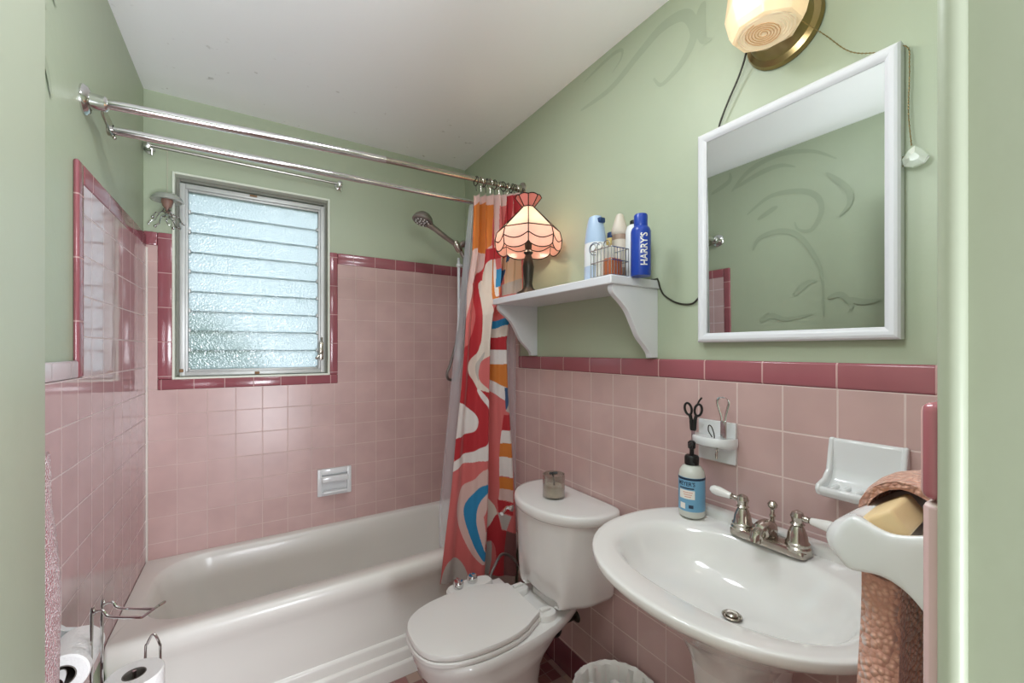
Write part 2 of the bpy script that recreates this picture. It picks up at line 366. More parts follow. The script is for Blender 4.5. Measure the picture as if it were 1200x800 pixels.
# tiles -- right wall
struct('trim_1', MB().box(RW - TT, RW, YF, 1.72, .12, 1.272), M['tile_R'], smooth=None)
struct('trim_2', MB().box(RW - TT - .002, RW, YF, 1.72, 1.272, 1.331, .006, 3), M['red_R'])
struct('trim_3', MB().box(RW - TT - .003, RW, YF, 1.72, 0, .12, .004, 2), M['cove'])
struct('trim_4', MB().box(RW - TT, RW, 1.7205, BW, .44, 1.81), M['tile_R'], smooth=None)
struct('trim_5', MB().box(RW - TT - .002, RW, 1.7205, BW, 1.81, 1.872, .006, 3), M['red_R'])
# tiles -- back wall, pink field around the window and its red border
bb = .0545
b = MB(); xl, xr = LW, RW - TT - .001
b.box(xl, WX0 - bb, BW - TT, BW, .44, 1.812).box(WX0 - bb, WX1 + .044, BW - TT, BW, .44, 1.186)
b.box(WX1 + .044, xr, BW - TT, BW, .44, 1.812)
struct('trim_6', b, M['tile_B'], smooth=None)
b = MB(); b.box(xl, WX0 - bb, BW - TT - .002, BW, 1.812, 1.87, .005, 2).box(WX1 + .044, xr, BW - TT - .002, BW, 1.812, 1.87, .005, 2).box(WX0 - bb, WX1 + .044, BW - TT - .002, BW, 1.186, WZ0 - .004, .005, 2)
struct('trim_7', b, M['red_B'])
b = MB(); b.box(WX0 - bb, WX0 - .004, BW - TT - .003, BW, WZ0 - .004, 1.87, .005, 2).box(WX1 + .004, WX1 + .044, BW - TT - .003, BW, WZ0 - .004, 1.87, .005, 2)
struct('trim_8', b, M['red_Bv'])
# tiles -- left wall
struct('trim_9', MB().box(LW, LW + TT, 1.545, BW - TT - .004, .44, 1.80).box(LW, LW + TT, YF, 1.545, .12, 1.287), M['tile_L'], smooth=None)
struct('trim_10', MB().box(LW, LW + TT + .002, YF, 1.502, 1.288, 1.333, .005, 3), M['cap_L'])
b = MB(); b.box(LW, LW + TT + .002, 1.503, 1.546, 1.288, 1.855, .006, 3)
struct('trim_11', b, M['red_L'])
struct('trim_12', MB().box(LW, LW + TT + .002, 1.5465, BW - TT - .004, 1.80, 1.855, .006, 3), M['red_L'])
struct('baseboard_left', MB().box(LW, LW + TT + .003, YF, 1.715, 0, .12, .004, 2), M['cove'])
# tiles -- the door wall beside the camera, seen edge on
b = MB(); b.box(DX1, RW - TT - .004, YF, YF + .0105, .12, 1.272)
struct('trim_13', b, M['tile_F'], bev=.003)
struct('trim_14', MB().box(DX1 - .001, RW - TT - .004, YF, YF + .0118, 1.2735, 1.330, .0055, 4), M['red_R'])
struct('trim_15', MB().box(LW + TT, LW + TT + .006, BW - TT - .006, BW - TT, .45, 1.80), M['caulk'])
# painted scrolls, faded, on the plaster
def scroll(strokes, x, side, parent, m, w=.02):
    b = MB()
    for k_, st in enumerate(strokes):
        P = spline([(x + side * .0005 * k_, p[0], p[1]) for p in st], 8); n = len(P)
        L = []; Rr = []
        for i, p in enumerate(P):
            d = (P[min(n - 1, i + 1)] - P[max(0, i - 1)]); d.normalize(); nn = Vector((0, -d.z, d.y))
            k = w * (.18 + .82 * sin(pi * (i / (n - 1)) ** .7))
            L.append(p + nn * k * .5); Rr.append(p - nn * k * .5)
        vs = [(b.b.verts.new(a), b.b.verts.new(c)) for a, c in zip(L, Rr)]
        for q, r_ in zip(vs, vs[1:]): b.b.faces.new((q[0], q[1], r_[1], r_[0]))
    return b.obj('painted_scroll', m, parent, smooth=None)
scroll([[(1.273, 2.331), (1.106, 2.333), (.971, 2.382), (.879, 2.41), (.797, 2.393), (.764, 2.33), (.775, 2.288), (.803, 2.256), (.843, 2.234), (.886, 2.226), (.914, 2.263)],
        [(.733, 2.39), (.743, 2.359), (.743, 2.316), (.733, 2.276), (.708, 2.263)]], RW - .0006, -1, wall_right, M['scroll2'], .034)
scroll([[(1.254, 2.435), (1.16, 2.448), (1.09, 2.452), (1.052, 2.440), (1.058, 2.412), (1.10, 2.385)]], RW - .0006, -1, wall_right, M['scroll2'], .014)
scroll([[(1.629, 2.362), (1.507, 2.406), (1.5, 2.46)], [(1.49, 2.335), (1.378, 2.427), (1.217, 2.459), (1.047, 2.415), (.929, 2.329)], [(1.474, 2.347), (1.317, 2.39), (1.203, 2.394), (1.123, 2.358)],
        [(1.393, 2.163), (1.259, 2.233), (1.11, 2.217), (1.022, 2.162), (.999, 2.072), (1.047, 1.987), (1.11, 2.001), (1.129, 2.049)], [(1.332, 2.115), (1.245, 2.153), (1.217, 2.161)],
        [(1.362, 1.935), (1.317, 2.003), (1.203, 2.016), (1.11, 1.966), (1.035, 1.844), (.999, 1.727), (.993, 1.507)], [(1.136, 1.631), (1.072, 1.695), (1.022, 1.703)],
        [(1.317, 1.494), (1.259, 1.529), (1.175, 1.502), (1.047, 1.524)], [(.975, 1.601), (.918, 1.616), (.874, 1.566), (.874, 1.526)], [(.885, 1.593), (.822, 1.568), (.752, 1.574)],
        [(.975, 2.271), (.885, 2.16), (.874, 2.078), (.918, 2.024)]], LW + .0006, 1, wall_left, M['scroll'], .03)

# window: jalousie of nine pebbled glass slats in an aluminium frame
FX0, FX1, FZ0, FZ1 = -.270, .336, 1.240, 2.112
b = MB(); yv = BW + .022
t = .010
b.box(WX0 - .006, WX0 + .004, BW - .012, BW + .128, WZ0 - .006, WZ1 + .006).box(WX1 - .004, WX1 + .006, BW - .012, BW + .128, WZ0 - .006, WZ1 + .006)
b.box(WX0 + .004, WX1 - .004, BW - .012, BW + .128, WZ1 - .004, WZ1 + .006).box(WX0 + .004, WX1 - .004, BW - .012, BW + .128, WZ0 - .006, WZ0 + .004)
win = struct('window_1', b, M['reveal'], bev=.002)
def fr(b, x0, x1, z0, z1, w, y0, y1, bev=.002):
    b.box(x0, x0 + w, y0, y1, z0, z1, bev).box(x1 - w, x1, y0, y1, z0, z1, bev)
    b.box(x0 + w, x1 - w, y0, y1, z1 - w, z1, bev).box(x0 + w, x1 - w, y0, y1, z0, z0 + w, bev)
b = MB(); fr(b, WX0 + .004, WX1 - .004, WZ0 + .004, WZ1 - .004, .014, yv + .012, yv + .06); b.obj('sill_channel', M['aludark'], win)
b = MB(); fr(b, FX0 + .004, FX1 - .004, FZ0 + .002, FZ1 - .002, .020, yv - .004, yv + .05); fr(b, FX0 + .018, FX1 - .018, FZ0 + .016, FZ1 - .016, .016, yv + .006, yv + .05, .003)
b.obj('window_frame', M['alu'], win)
b = MB(); gz0, gz1, ng = 1.268, 2.078, 9; ph = (gz1 - gz0) / ng
for i in range(ng):
    z0 = gz0 + i * ph - .003; z1 = gz0 + (i + 1) * ph + .003
    ty = [.010, .010, .014, .009, .010, .010, .010, .010, .010][i]
    b.rings([[(x, yv + .022 + ty, z0), (x, yv + .028 + ty, z0), (x, yv + .028, z1), (x, yv + .022, z1)] for x in (FX0 + .03, FX1 - .03)])
b.obj('louver_glass', M['louver'], win, smooth=None)
b = MB()
for i in range(ng):
    z = gz0 + i * ph
    for x in (FX0 + .030, FX1 - .042):
        b.box(x, x + .012, yv + .016, yv + .045, z - .006, z + .012, .002)
b.obj('slat_clips', M['alu'], win)
b = MB(); hx = FX1 - .02
b.box(hx - .012, hx + .008, yv - .022, yv, 1.31, 1.40, .003); b.tube(spline([(hx, yv - .02, 1.345), (hx - .012, yv - .05, 1.34), (hx - .025, yv - .055, 1.325)], 5), .005); b.ball((hx - .028, yv - .055, 1.32), .008)
b.tube([(hx, yv - .016, 1.40), (hx, yv - .016, 1.425)], .004)
b.obj('crank_handle', M['oldchrome'], win)
b = MB(); b.box(.02, .04, yv - .012, yv, FZ0 + .004, FZ0 + .016, .002); b.box(FX0 + .004, FX0 + .018, yv - .012, yv, FZ0 + .02, FZ0 + .034, .002); b.box(-.0, .03, yv - .01, yv, FZ1 - .012, FZ1 - .004, .002)
b.obj('latch', M['rust'], win)

# door standing open against the camera's left, and the jamb bead on the right
d = MB().box(-.036, 0, 0, .618, 0.01, 2.03, .003).obj('door_1', M['door'], None); d['kind'] = 'structure'
d.location = (-.197, .068, 0); d.rotation_euler = (0, R(.0), 0)
b = MB(); b.tube([(-.036, .54, .98), (-.075, .54, .98)], .008); b.ball((-.088, .54, .98), .024, (.7, 1, 1)); b.lathe([(.026, 0), (.024, .006), (.012, .008)], (-.036, .54, .98), (-1, 0, 0))
b.obj('door_knob', M['oldchrome'], d)
b = MB(); b.tube([(DX1, YF - .002, 0), (DX1, YF - .002, 2.08)], .006, 12)
struct('trim_16', b, M['jamb'])

# ------------------------------------------------------------------ bathtub
def tub():
    b = MB(); N = 64
    xo0, xo1, yo0, yo1 = LW + TT + .002, RW - TT - .002, 1.722, BW - TT - .001
    def outer(ins, z, r=.012):
        pts = []
        x0, x1, y0, y1 = xo0, xo1, yo0 + ins, yo1
        per = 16
        for (cx, cy, a0) in ((x1 - r, y1 - r, 0), (x0 + r, y1 - r, pi / 2), (x0 + r, y0 + r, pi), (x1 - r, y0 + r, 3 * pi / 2)):
            for i in range(per):
                a = a0 + pi / 2 * i / (per - 1); pts.append((cx + r * cos(a), cy + r * sin(a), z))
        return pts
    def inner(x0, x1, y0, y1, r, z):
        pts = []; per = 16
        for (cx, cy, a0) in ((x1 - r, y1 - r, 0), (x0 + r, y1 - r, pi / 2), (x0 + r, y0 + r, pi), (x1 - r, y0 + r, 3 * pi / 2)):
            for i in range(per):
                a = a0 + pi / 2 * i / (per - 1); pts.append((cx + r * cos(a), cy + r * sin(a), z))
        return pts
    rg = [outer(-.020, 0), outer(-.020, .050), outer(-.018, .056), outer(-.008, .060), outer(-.008, .096), outer(-.006, .102), outer(.004, .106), outer(.004, .142), outer(.006, .148), outer(.014, .153), outer(.012, .25), outer(.006, .345), outer(-.004, .372), outer(-.014, .395), outer(-.017, .415), outer(-.016, .436), outer(-.010, .449), outer(.000, .4555), outer(.014, .457)]
    rg += [inner(-.325, 1.06, 1.776, 2.300, .17, .457), inner(-.319, 1.054, 1.782, 2.294, .168, .452), inner(-.305, 1.045, 1.792, 2.286, .165, .43), inner(-.27, 1.02, 1.805, 2.270, .16, .30), inner(-.21, .98, 1.83, 2.245, .15, .14), inner(-.15, .93, 1.87, 2.21, .13, .09), inner(0, .8, 1.94, 2.15, .09, .075)]
    b.rings(rg); return b.obj('bathtub', M['tub'], None, smooth=50)
tag(tub(), 'white enamelled bathtub with stepped apron built in under the jalousie window', 'bathtub')

# recessed ceramic soap holder over the tub
t = thing('recessed_soap_holder', 'small white ceramic soap holder with grab bar set in pink tiles above bathtub', 'soap dish', (.372, BW - TT, .65))
b = MB(); x0, x1, z0, z1 = .292, .457, .606, .746; y0, y1 = BW - TT - .014, BW - TT
b.box(x0, x0 + .022, y0, y1, z0, z1, .004).box(x1 - .022, x1, y0, y1, z0, z1, .004).box(x0 + .02, x1 - .02, y0, y1, z1 - .03, z1, .004).box(x0 + .02, x1 - .02, y0, y1, z0, z0 + .022, .004)
b.box(x0 + .015, x1 - .015, y1 - .003, y1 + .0, z0 + .015, z1 - .02)
b.obj('holder_frame', M['ceramic'], t)
b = MB(); b.box(x0 + .018, x1 - .018, y0 - .022, y0 + .006, z1 - .068, z1 - .036, .008, 3); b.obj('grab_bar', M['ceramic'], t)
b = MB(); b.box(x0 + .024, x1 - .024, y0 - .03, y0 + .002, z0 + .018, z0 + .03, .005, 3); b.obj('soap_lip', M['ceramic'], t)

# ------------------------------------------------------------------ curtain rods
t = thing('shower_curtain_rod', 'double chrome shower curtain rod spanning the tub, wall to wall', 'curtain rod', (LW, 1.6, 2.04))
A0, A1 = Vector((LW + .0, 1.585, 2.045)), Vector((RW, 1.70, 2.150))
B0, B1 = Vector((LW + .03, 1.70, 2.022)), Vector((RW, 1.82, 2.085))
def lerp(a, b, t): return a + (b - a) * t
mid = lerp(A0, A1, .55)
b = MB(); b.tube([A0, lerp(A0, A1, .25) + Vector((0, 0, .004)), mid + Vector((0, 0, .006))], .0135, 14); b.obj('outer_rod', M['chrome'], t)
b = MB(); b.tube([mid + Vector((0, 0, .006)), lerp(A0, A1, .8) + Vector((0, 0, .003)), A1], .0115, 14); b.obj('telescoping_section', M['oldchrome'], t)
b = MB(); b.tube([B0, lerp(B0, B1, .5)], .0125, 14); b.tube([lerp(B0, B1, .5), B1], .0105, 14); b.obj('inner_rod', M['chrome'], t)
b = MB(); b.lathe([(.040, 0), (.040, .004), (.034, .012), (.022, .016), (.020, .045), (.015, .05)], A0, (1, 0, 0)); b.obj('wall_flange', M['chrome'], t)
b = MB(); b.lathe([(.034, 0), (.032, .006), (.018, .012), (.016, .04)], A1, (-1, 0, 0)); b.obj('wall_flange', M['oldchrome'], t)
b = MB(); b.lathe([(.030, 0), (.028, .006), (.016, .012), (.014, .03)], B1, (-1, 0, 0)); b.obj('wall_flange', M['oldchrome'], t)
b = MB(); b.prism([(1.588, 2.035), (1.612, 2.052), (1.718, 2.035), (1.72, 2.004), (1.69, 2.0), (1.60, 2.018)], 'X', LW + .032, LW + .038); b.lathe([(.018, -.006), (.018, .008)], B0, (1, 0, 0)); b.ball((LW + .04, 1.70, 2.0), .005); b.obj('rod_bracket', M['oldchrome'], t, bev=.002)

t = thing('wall_rail', 'thin chrome rail on the green wall above the window', 'rail', (-.37, BW, 2.23))
b = MB(); b.tube([(-.375, BW - .045, 2.225), (.405, BW - .045, 2.222)], .006); b.obj('rail', M['nickel'], t)
for x in (-.365, .395):
    b = MB(); b.lathe([(.020, 0), (.018, .006), (.010, .010), (.009, .04), (.013, .045), (.013, .056), (.006, .06)], (x, BW, 2.222), (0, -1, 0)); b.tube([(x + .01, BW - .03, 2.222), (x + .012, BW - .028, 2.19)], [.006, .004]); b.obj('rail_bracket', M['chrome'], t)

# glass jellyfish style ornament hung from the rail
t = thing('hanging_ornament', 'little glass mushroom cap ornament with curly silver wires hanging beside window', 'ornament', (-.300, BW - .045, 2.0))
O = Vector((-.300, BW - .045, 2.0))
b = MB(); b.lathe([(.004, .033), (.022, .032), (.040, .026), (.052, .014), (.058, .0), (.050, -.002), (.040, .006), (.012, .012), (.004, .012)], O, n=28); b.obj('glass_cap', mat('smoky_glass_cap', 'b9bcb6', .12, metal=.35, spec=.9), t)
b = MB(); b.lathe([(.020, .006), (.021, -.004), (.016, -.022), (.006, -.036), (.003, -.05)], O, n=16); b.obj('plug', mat('brown_cork', '8f6f63', .5, var=.2, vscale=40), t)
rnd = random.Random(3); b = MB()
for k in range(9):
    a = k * 2 * pi / 9 + .3; p = O + Vector((0, 0, -.03)); pts = [p]; L = rnd.uniform(.05, .10)
    for j in range(1, 7):
        a2 = a + sin(j * 1.7 + k) * .9
        p = p + Vector((cos(a2) * .013, sin(a2) * .008 * (1 if p.y < BW - .03 else -1), -L / 6 + .010 * sin(j * 2.1 + k)))
        p.y = min(p.y, BW - .015); pts.append(p)
    b.tube(spline(pts, 3), .0022, 5)
    if k % 2: b.ball(pts[-1], .006, n=8)
b.obj('curly_wires', M['steel'], t)
b = MB(); b.tube([O + Vector((0, 0, .03)), Vector((-.300, BW - .045, 2.222))], .0008, 4); b.obj('thread', M['beige'], t)

# ------------------------------------------------------------------ hand shower
t = thing('hand_shower', 'grey hand shower with hose on its arm, pointing out past the curtain', 'shower head', (RW, 2.0, 1.96))
Bk = Vector((.925, 2.0, 1.905))
b = MB(); b.lathe([(.03, 0), (.028, .006), (.014, .01)], (RW - TT, 2.0, 1.955), (-1, 0, 0)); b.tube(spline([(RW - TT, 2.0, 1.955), (1.06, 2.0, 1.965), (1.0, 2.0, 1.95), (.955, 2.0, 1.92)], 5), .0095, 12); b.lathe([(.016, 0), (.017, .02), (.014, .035)], (.965, 2.0, 1.93), (-.75, 0, -.65)); b.obj('shower_arm', M['nickel'], t)
b = MB(); b.lathe([(.014, -.03), (.019, -.02), (.019, .02), (.014, .03)], Bk, (.55, 0, -.84)); b.tube([Bk, (.96, 2.0, 1.925)], .013); b.obj('swivel_bracket', M['oldchrome'], t)
Hd = Vector((.735, 2.0, 2.015)); ax = (Hd - Bk).normalized()
b = MB(); b.tube(spline([Bk + Vector((.035, 0, -.05)), Bk, lerp(Bk, Hd, .4), lerp(Bk, Hd, .75), Hd + Vector((.022, 0, -.018))], 5), [.011] * 5 + [.0125] * 5 + [.014] * 5 + [.016] * 5 + [.016], 14); b.obj('handle', M['nickel'], t)
fd = Vector((-.30, -.10, -.93)).normalized()
b = MB(); b.lathe([(.012, .040), (.032, .030), (.046, .012), (.052, -.004), (.052, -.010), (.048, -.013)], Hd, -fd * -1 * -1, n=32) if False else b.lathe([(.010, -.038), (.030, -.030), (.045, -.014), (.052, .004), (.052, .010), (.047, .013)], Hd, fd, n=32); b.obj('shower_head', M['nickel'], t)
b = MB(); u, v = frame(fd); b.lathe([(.044, .0125), (.043, .0150)], Hd, fd, n=32)
hp = b.obj('spray_plate', mat('dark_spray_plate', '6b6863', .4), t)
b = MB()
for rr, k in ((.014, 6), (.032, 12)):
    for i in range(k):
        a = 2 * pi * i / k; b.ball(Hd + fd * .0155 + u * rr * cos(a) + v * rr * sin(a), .0042, n=8)
b.obj('nozzles', M['palewhite'], hp)
b = MB(); b.tube(spline([(.958, 2.0, 1.858), (.962, 2.0, 1.80), (.955, 2.005, 1.62), (.935, 2.01, 1.45), (.89, 2.01, 1.29), (.87, 2.01, 1.24), (.885, 2.02, 1.205), (.93, 2.03, 1.22), (.965, 2.03, 1.35), (.985, 2.03, 1.6), (.985, 2.02, 1.85), (.972, 2.005, 1.925)], 8), .0075, 10); b.obj('hose', M['hose'], t)
t = thing('slide_bar', 'white slide bar on pink tile behind the shower hose', 'rail', (RW - TT, 2.06, 1.4))
b = MB(); b.tube([(.96, 2.06, 1.30), (.96, 2.06, 1.86)], .008, 12); b.obj('bar', M['palewhite'], t)
for z in (1.33, 1.82):
    b = MB(); b.tube([(.96, 2.06, z), (RW - TT, 2.06, z)], .008, 10); b.ball((.96, 2.06, z), .014); b.obj('bar_mount', M['palewhite'], t)

# ------------------------------------------------------------------ printed shower curtain and clear liner
LE = [(.87, 2.076), (.849, 1.795), (.819, 1.638), (.803, 1.397), (.781, 1.174), (.754, .955), (.734, .756), (.706, .554), (.679, .34)]
RE = [(1.094, 2.122), (1.112, 1.84), (1.108, 1.62), (1.035, 1.52), (1.012, 1.4), (1.018, 1.162), (1.036, .921), (1.058, .597), (1.062, .30)]
def ev(tab, z):
    if z >= tab[0][1]: return tab[0][0]
    for (xa, za), (xb, zb) in zip(tab, tab[1:]):
        if z >= zb: return xb + (xa - xb) * (z - zb) / (za - zb)
    return tab[-1][0]
PATT = [
    ('pale', [(0.774, 2.138), (1.236, 2.244), (1.236, 2.139), (1.037, 2.047), (0.774, 1.997)]),
    ('orange', [(0.87, 2.025), (0.957, 2.035), (0.95, 1.964), (0.942, 1.844), (0.915, 1.802), (0.847, 1.785), (0.856, 1.857)]),
    ('pale', [(0.834, 1.786), (0.918, 1.801), (0.934, 1.833), (0.947, 1.844), (0.95, 1.821), (0.918, 1.802), (0.907, 1.714), (0.866, 1.687), (0.754, 1.323), (0.695, 1.324)]),
    ('red', [(0.958, 2.079), (0.972, 2.081), (0.958, 1.829), (0.945, 1.827)]),
    ('pale', [(0.972, 2.081), (0.986, 2.084), (0.976, 1.792), (0.963, 1.79)]),
    ('red', [(1.023, 2.092), (1.056, 2.098), (1.046, 1.8), (1.013, 1.796)]),
    ('red', [(1.075, 2.102), (1.094, 2.106), (1.094, 1.96), (1.075, 1.957)]),
    ('white', [(0.995, 2.086), (1.009, 2.089), (0.999, 1.795), (0.986, 1.793)]),
    ('beige', [(1.013, 1.796), (1.094, 1.822), (1.094, 1.684), (1.018, 1.658)]),
    ('navy', [(0.981, 1.73), (1.023, 1.742), (1.009, 1.677), (0.967, 1.654)]),
    ('navy', [(1.027, 1.806), (1.056, 1.817), (1.046, 1.784), (1.023, 1.774)]),
    ('orange', [(0.931, 1.662), (0.999, 1.637), (0.999, 1.617), (0.931, 1.627)]),
    ('grey', [(1.009, 1.669), (1.094, 1.701), (1.094, 1.636), (1.009, 1.617)]),
    ('red', [(0.926, 1.825), (0.961, 1.834), (0.999, 1.842), (0.997, 1.8), (0.965, 1.781), (0.939, 1.769), (0.925, 1.757), (0.91, 1.726), (0.9, 1.69), (0.906, 1.599), (0.902, 1.506), (0.889, 1.437), (0.853, 1.322), (0.742, 1.323), (0.815, 1.376), (0.856, 1.43), (0.876, 1.528), (0.871, 1.596), (0.848, 1.64), (0.853, 1.68), (0.881, 1.709), (0.907, 1.737), (0.918, 1.785)]),
    ('cream', [(0.926, 1.762), (0.945, 1.774), (0.941, 1.694), (0.938, 1.601), (0.934, 1.507), (0.929, 1.414), (0.918, 1.321), (0.859, 1.322), (0.894, 1.437), (0.906, 1.529), (0.907, 1.599), (0.901, 1.679), (0.91, 1.724)]),
    ('orange', [(0.943, 1.774), (0.953, 1.777), (0.949, 1.601), (0.939, 1.601)]),
    ('white', [(0.953, 1.777), (0.965, 1.783), (0.96, 1.602), (0.949, 1.601)]),
    ('beige', [(0.98, 1.792), (0.991, 1.796), (0.986, 1.604), (0.972, 1.603)]),
    ('blue', [(0.964, 1.732), (1.008, 1.748), (0.999, 1.664), (0.953, 1.646)]),
    ('orange', [(0.939, 1.601), (0.961, 1.607), (0.958, 1.583), (0.937, 1.577)]),
    ('white', [(0.961, 1.607), (0.999, 1.619), (0.999, 1.593), (0.958, 1.583)]),
    ('red', [(0.848, 1.663), (0.897, 1.667), (0.89, 1.566), (0.885, 1.445), (0.87, 1.365), (0.848, 1.325), (0.831, 1.291), (0.834, 1.259), (0.848, 1.226), (0.863, 1.178), (0.887, 1.13), (0.916, 1.081), (0.924, 0.993), (0.775, 1.008), (0.782, 1.137), (0.791, 1.293), (0.798, 1.365), (0.825, 1.388), (0.848, 1.423), (0.86, 1.471), (0.866, 1.511), (0.864, 1.564), (0.849, 1.63)]),
    ('cream', [(0.885, 1.666), (0.928, 1.67), (0.927, 1.582), (0.925, 1.466), (0.92, 1.351), (0.885, 1.318), (0.872, 1.291), (0.867, 1.232), (0.912, 1.166), (0.92, 1.088), (0.885, 1.13), (0.863, 1.177), (0.846, 1.226), (0.833, 1.259), (0.83, 1.291), (0.848, 1.326), (0.872, 1.365), (0.887, 1.445), (0.891, 1.566)]),
    ('grey', [(0.891, 1.351), (0.879, 1.331), (0.859, 1.302), (0.855, 1.265), (0.863, 1.225), (0.867, 1.232), (0.872, 1.291), (0.885, 1.318)]),
    ('coral', [(0.92, 1.346), (0.887, 1.318), (0.872, 1.29), (0.868, 1.232), (0.913, 1.165), (0.924, 1.141), (0.924, 1.346)]),
    ('coral', [(0.931, 1.568), (1.011, 1.566), (1.011, 1.495), (0.928, 1.492)]),
    ('blue', [(0.93, 1.495), (0.963, 1.494), (1.015, 1.511), (1.015, 1.476), (0.963, 1.459), (0.93, 1.461)]),
    ('cream', [(0.928, 1.461), (0.963, 1.459), (1.015, 1.476), (1.015, 1.426), (0.963, 1.414), (0.927, 1.418)]),
    ('red', [(0.927, 1.422), (0.963, 1.416), (1.015, 1.427), (1.015, 1.361), (0.925, 1.361)]),
    ('white', [(0.925, 1.361), (1.015, 1.361), (1.015, 1.294), (0.924, 1.296)]),
    ('orange', [(0.924, 1.296), (1.015, 1.294), (1.015, 1.181), (0.995, 1.189), (0.922, 1.231)]),
    ('white', [(0.922, 1.233), (0.995, 1.191), (1.015, 1.181), (1.015, 1.115), (0.922, 1.183)]),
    ('red', [(0.752, 1.176), (0.911, 1.167), (0.916, 1.067), (0.914, 0.97), (0.884, 0.932), (0.822, 0.902), (0.752, 0.877), (0.754, 0.975), (0.763, 1.069)]),
    ('white', [(0.752, 1.134), (0.787, 1.125), (0.828, 1.1), (0.861, 1.052), (0.854, 1.009), (0.825, 0.988), (0.766, 0.977), (0.74, 0.981), (0.74, 1.113)]),
    ('white', [(0.749, 0.877), (0.822, 0.902), (0.884, 0.932), (0.912, 0.97), (0.906, 0.878), (0.847, 0.863), (0.787, 0.851), (0.733, 0.832)]),
    ('white', [(0.859, 1.176), (0.877, 1.175), (0.919, 1.089), (0.924, 1.022), (0.919, 0.945), (0.912, 0.946), (0.914, 1.034), (0.902, 1.09)]),
    ('pale', [(0.901, 0.816), (0.847, 0.79), (0.798, 0.753), (0.773, 0.701), (0.767, 0.665), (0.773, 0.621), (0.793, 0.542), (0.825, 0.464), (0.876, 0.41), (0.884, 0.509)]),
    ('blue', [(0.9, 0.755), (0.847, 0.734), (0.813, 0.69), (0.802, 0.636), (0.815, 0.558), (0.844, 0.477), (0.881, 0.428), (0.891, 0.595)]),
    ('pale', [(0.899, 0.722), (0.866, 0.688), (0.849, 0.626), (0.854, 0.56), (0.882, 0.463), (0.896, 0.594)]),
    ('coral', [(0.896, 0.669), (0.875, 0.621), (0.882, 0.553), (0.891, 0.551)]),
    ('grey', [(0.684, 0.361), (0.697, 0.409), (0.72, 0.447), (0.754, 0.452), (0.789, 0.425), (0.81, 0.366), (0.813, 0.311), (0.684, 0.351)]),
    ('cream', [(0.904, 0.725), (0.934, 0.675), (0.961, 0.634), (0.968, 0.579), (0.934, 0.541), (0.891, 0.502), (0.896, 0.616)]),
    ('navy', [(0.997, 1.185), (1.04, 1.183), (1.04, 1.114), (1.002, 1.083)]),
    ('grey', [(1.04, 1.172), (1.013, 1.105), (1.002, 1.077), (1.04, 1.057)]),
    ('red', [(0.997, 1.06), (1.04, 1.059), (1.04, 0.986), (0.989, 0.986)]),
    ('white', [(0.989, 0.986), (1.04, 0.986), (1.04, 0.924), (0.981, 0.928)]),
    ('orange', [(0.981, 0.928), (1.04, 0.924), (1.04, 0.857), (0.976, 0.866)]),
    ('white', [(0.976, 0.866), (1.04, 0.857), (1.04, 0.763), (0.976, 0.778)]),
    ('orange', [(0.976, 0.773), (1.04, 0.76), (1.04, 0.705), (0.978, 0.719)]),
    ('pale', [(0.978, 0.719), (1.04, 0.705), (1.04, 0.649), (0.973, 0.668)]),
    ('red', [(0.968, 0.669), (1.04, 0.643), (1.04, 0.586), (0.973, 0.609)]),
    ('grey', [(0.97, 0.61), (1.033, 0.582), (1.013, 0.517), (0.989, 0.529)]),
    ('red', [(0.886, 0.509), (0.934, 0.535), (0.968, 0.601), (0.986, 0.529), (1.019, 0.512), (1.033, 0.473), (1.006, 0.434), (0.997, 0.288), (0.944, 0.293), (0.963, 0.4), (0.947, 0.476), (0.886, 0.465)]),
    ('grey', [(0.886, 0.465), (0.948, 0.475), (0.947, 0.393), (0.934, 0.307), (0.874, 0.314)]),
    ('dark', [(1.013, 0.516), (1.109, 0.477), (1.138, 0.211), (0.997, 0.254), (1.002, 0.423)])]
CC = {'coral': 'd06a68', 'red': 'b3252e', 'cream': 'dcd0c4', 'white': 'e2ddda', 'orange': 'cf7a2e', 'blue': '2384b6', 'pale': 'd9b9b2', 'grey': 'b9b2ac', 'navy': '2f4f77', 'dark': '7a4a48', 'beige': 'd8b694'}
LC = {k: lin(v) for k, v in CC.items()}
def inpoly(x, z, P):
    c = False; j = len(P) - 1
    for i in range(len(P)):
        xi, zi = P[i]; xj, zj = P[j]
        if (zi > z) != (zj > z) and x < (xj - xi) * (z - zi) / (zj - zi) + xi: c = not c
        j = i
    return c
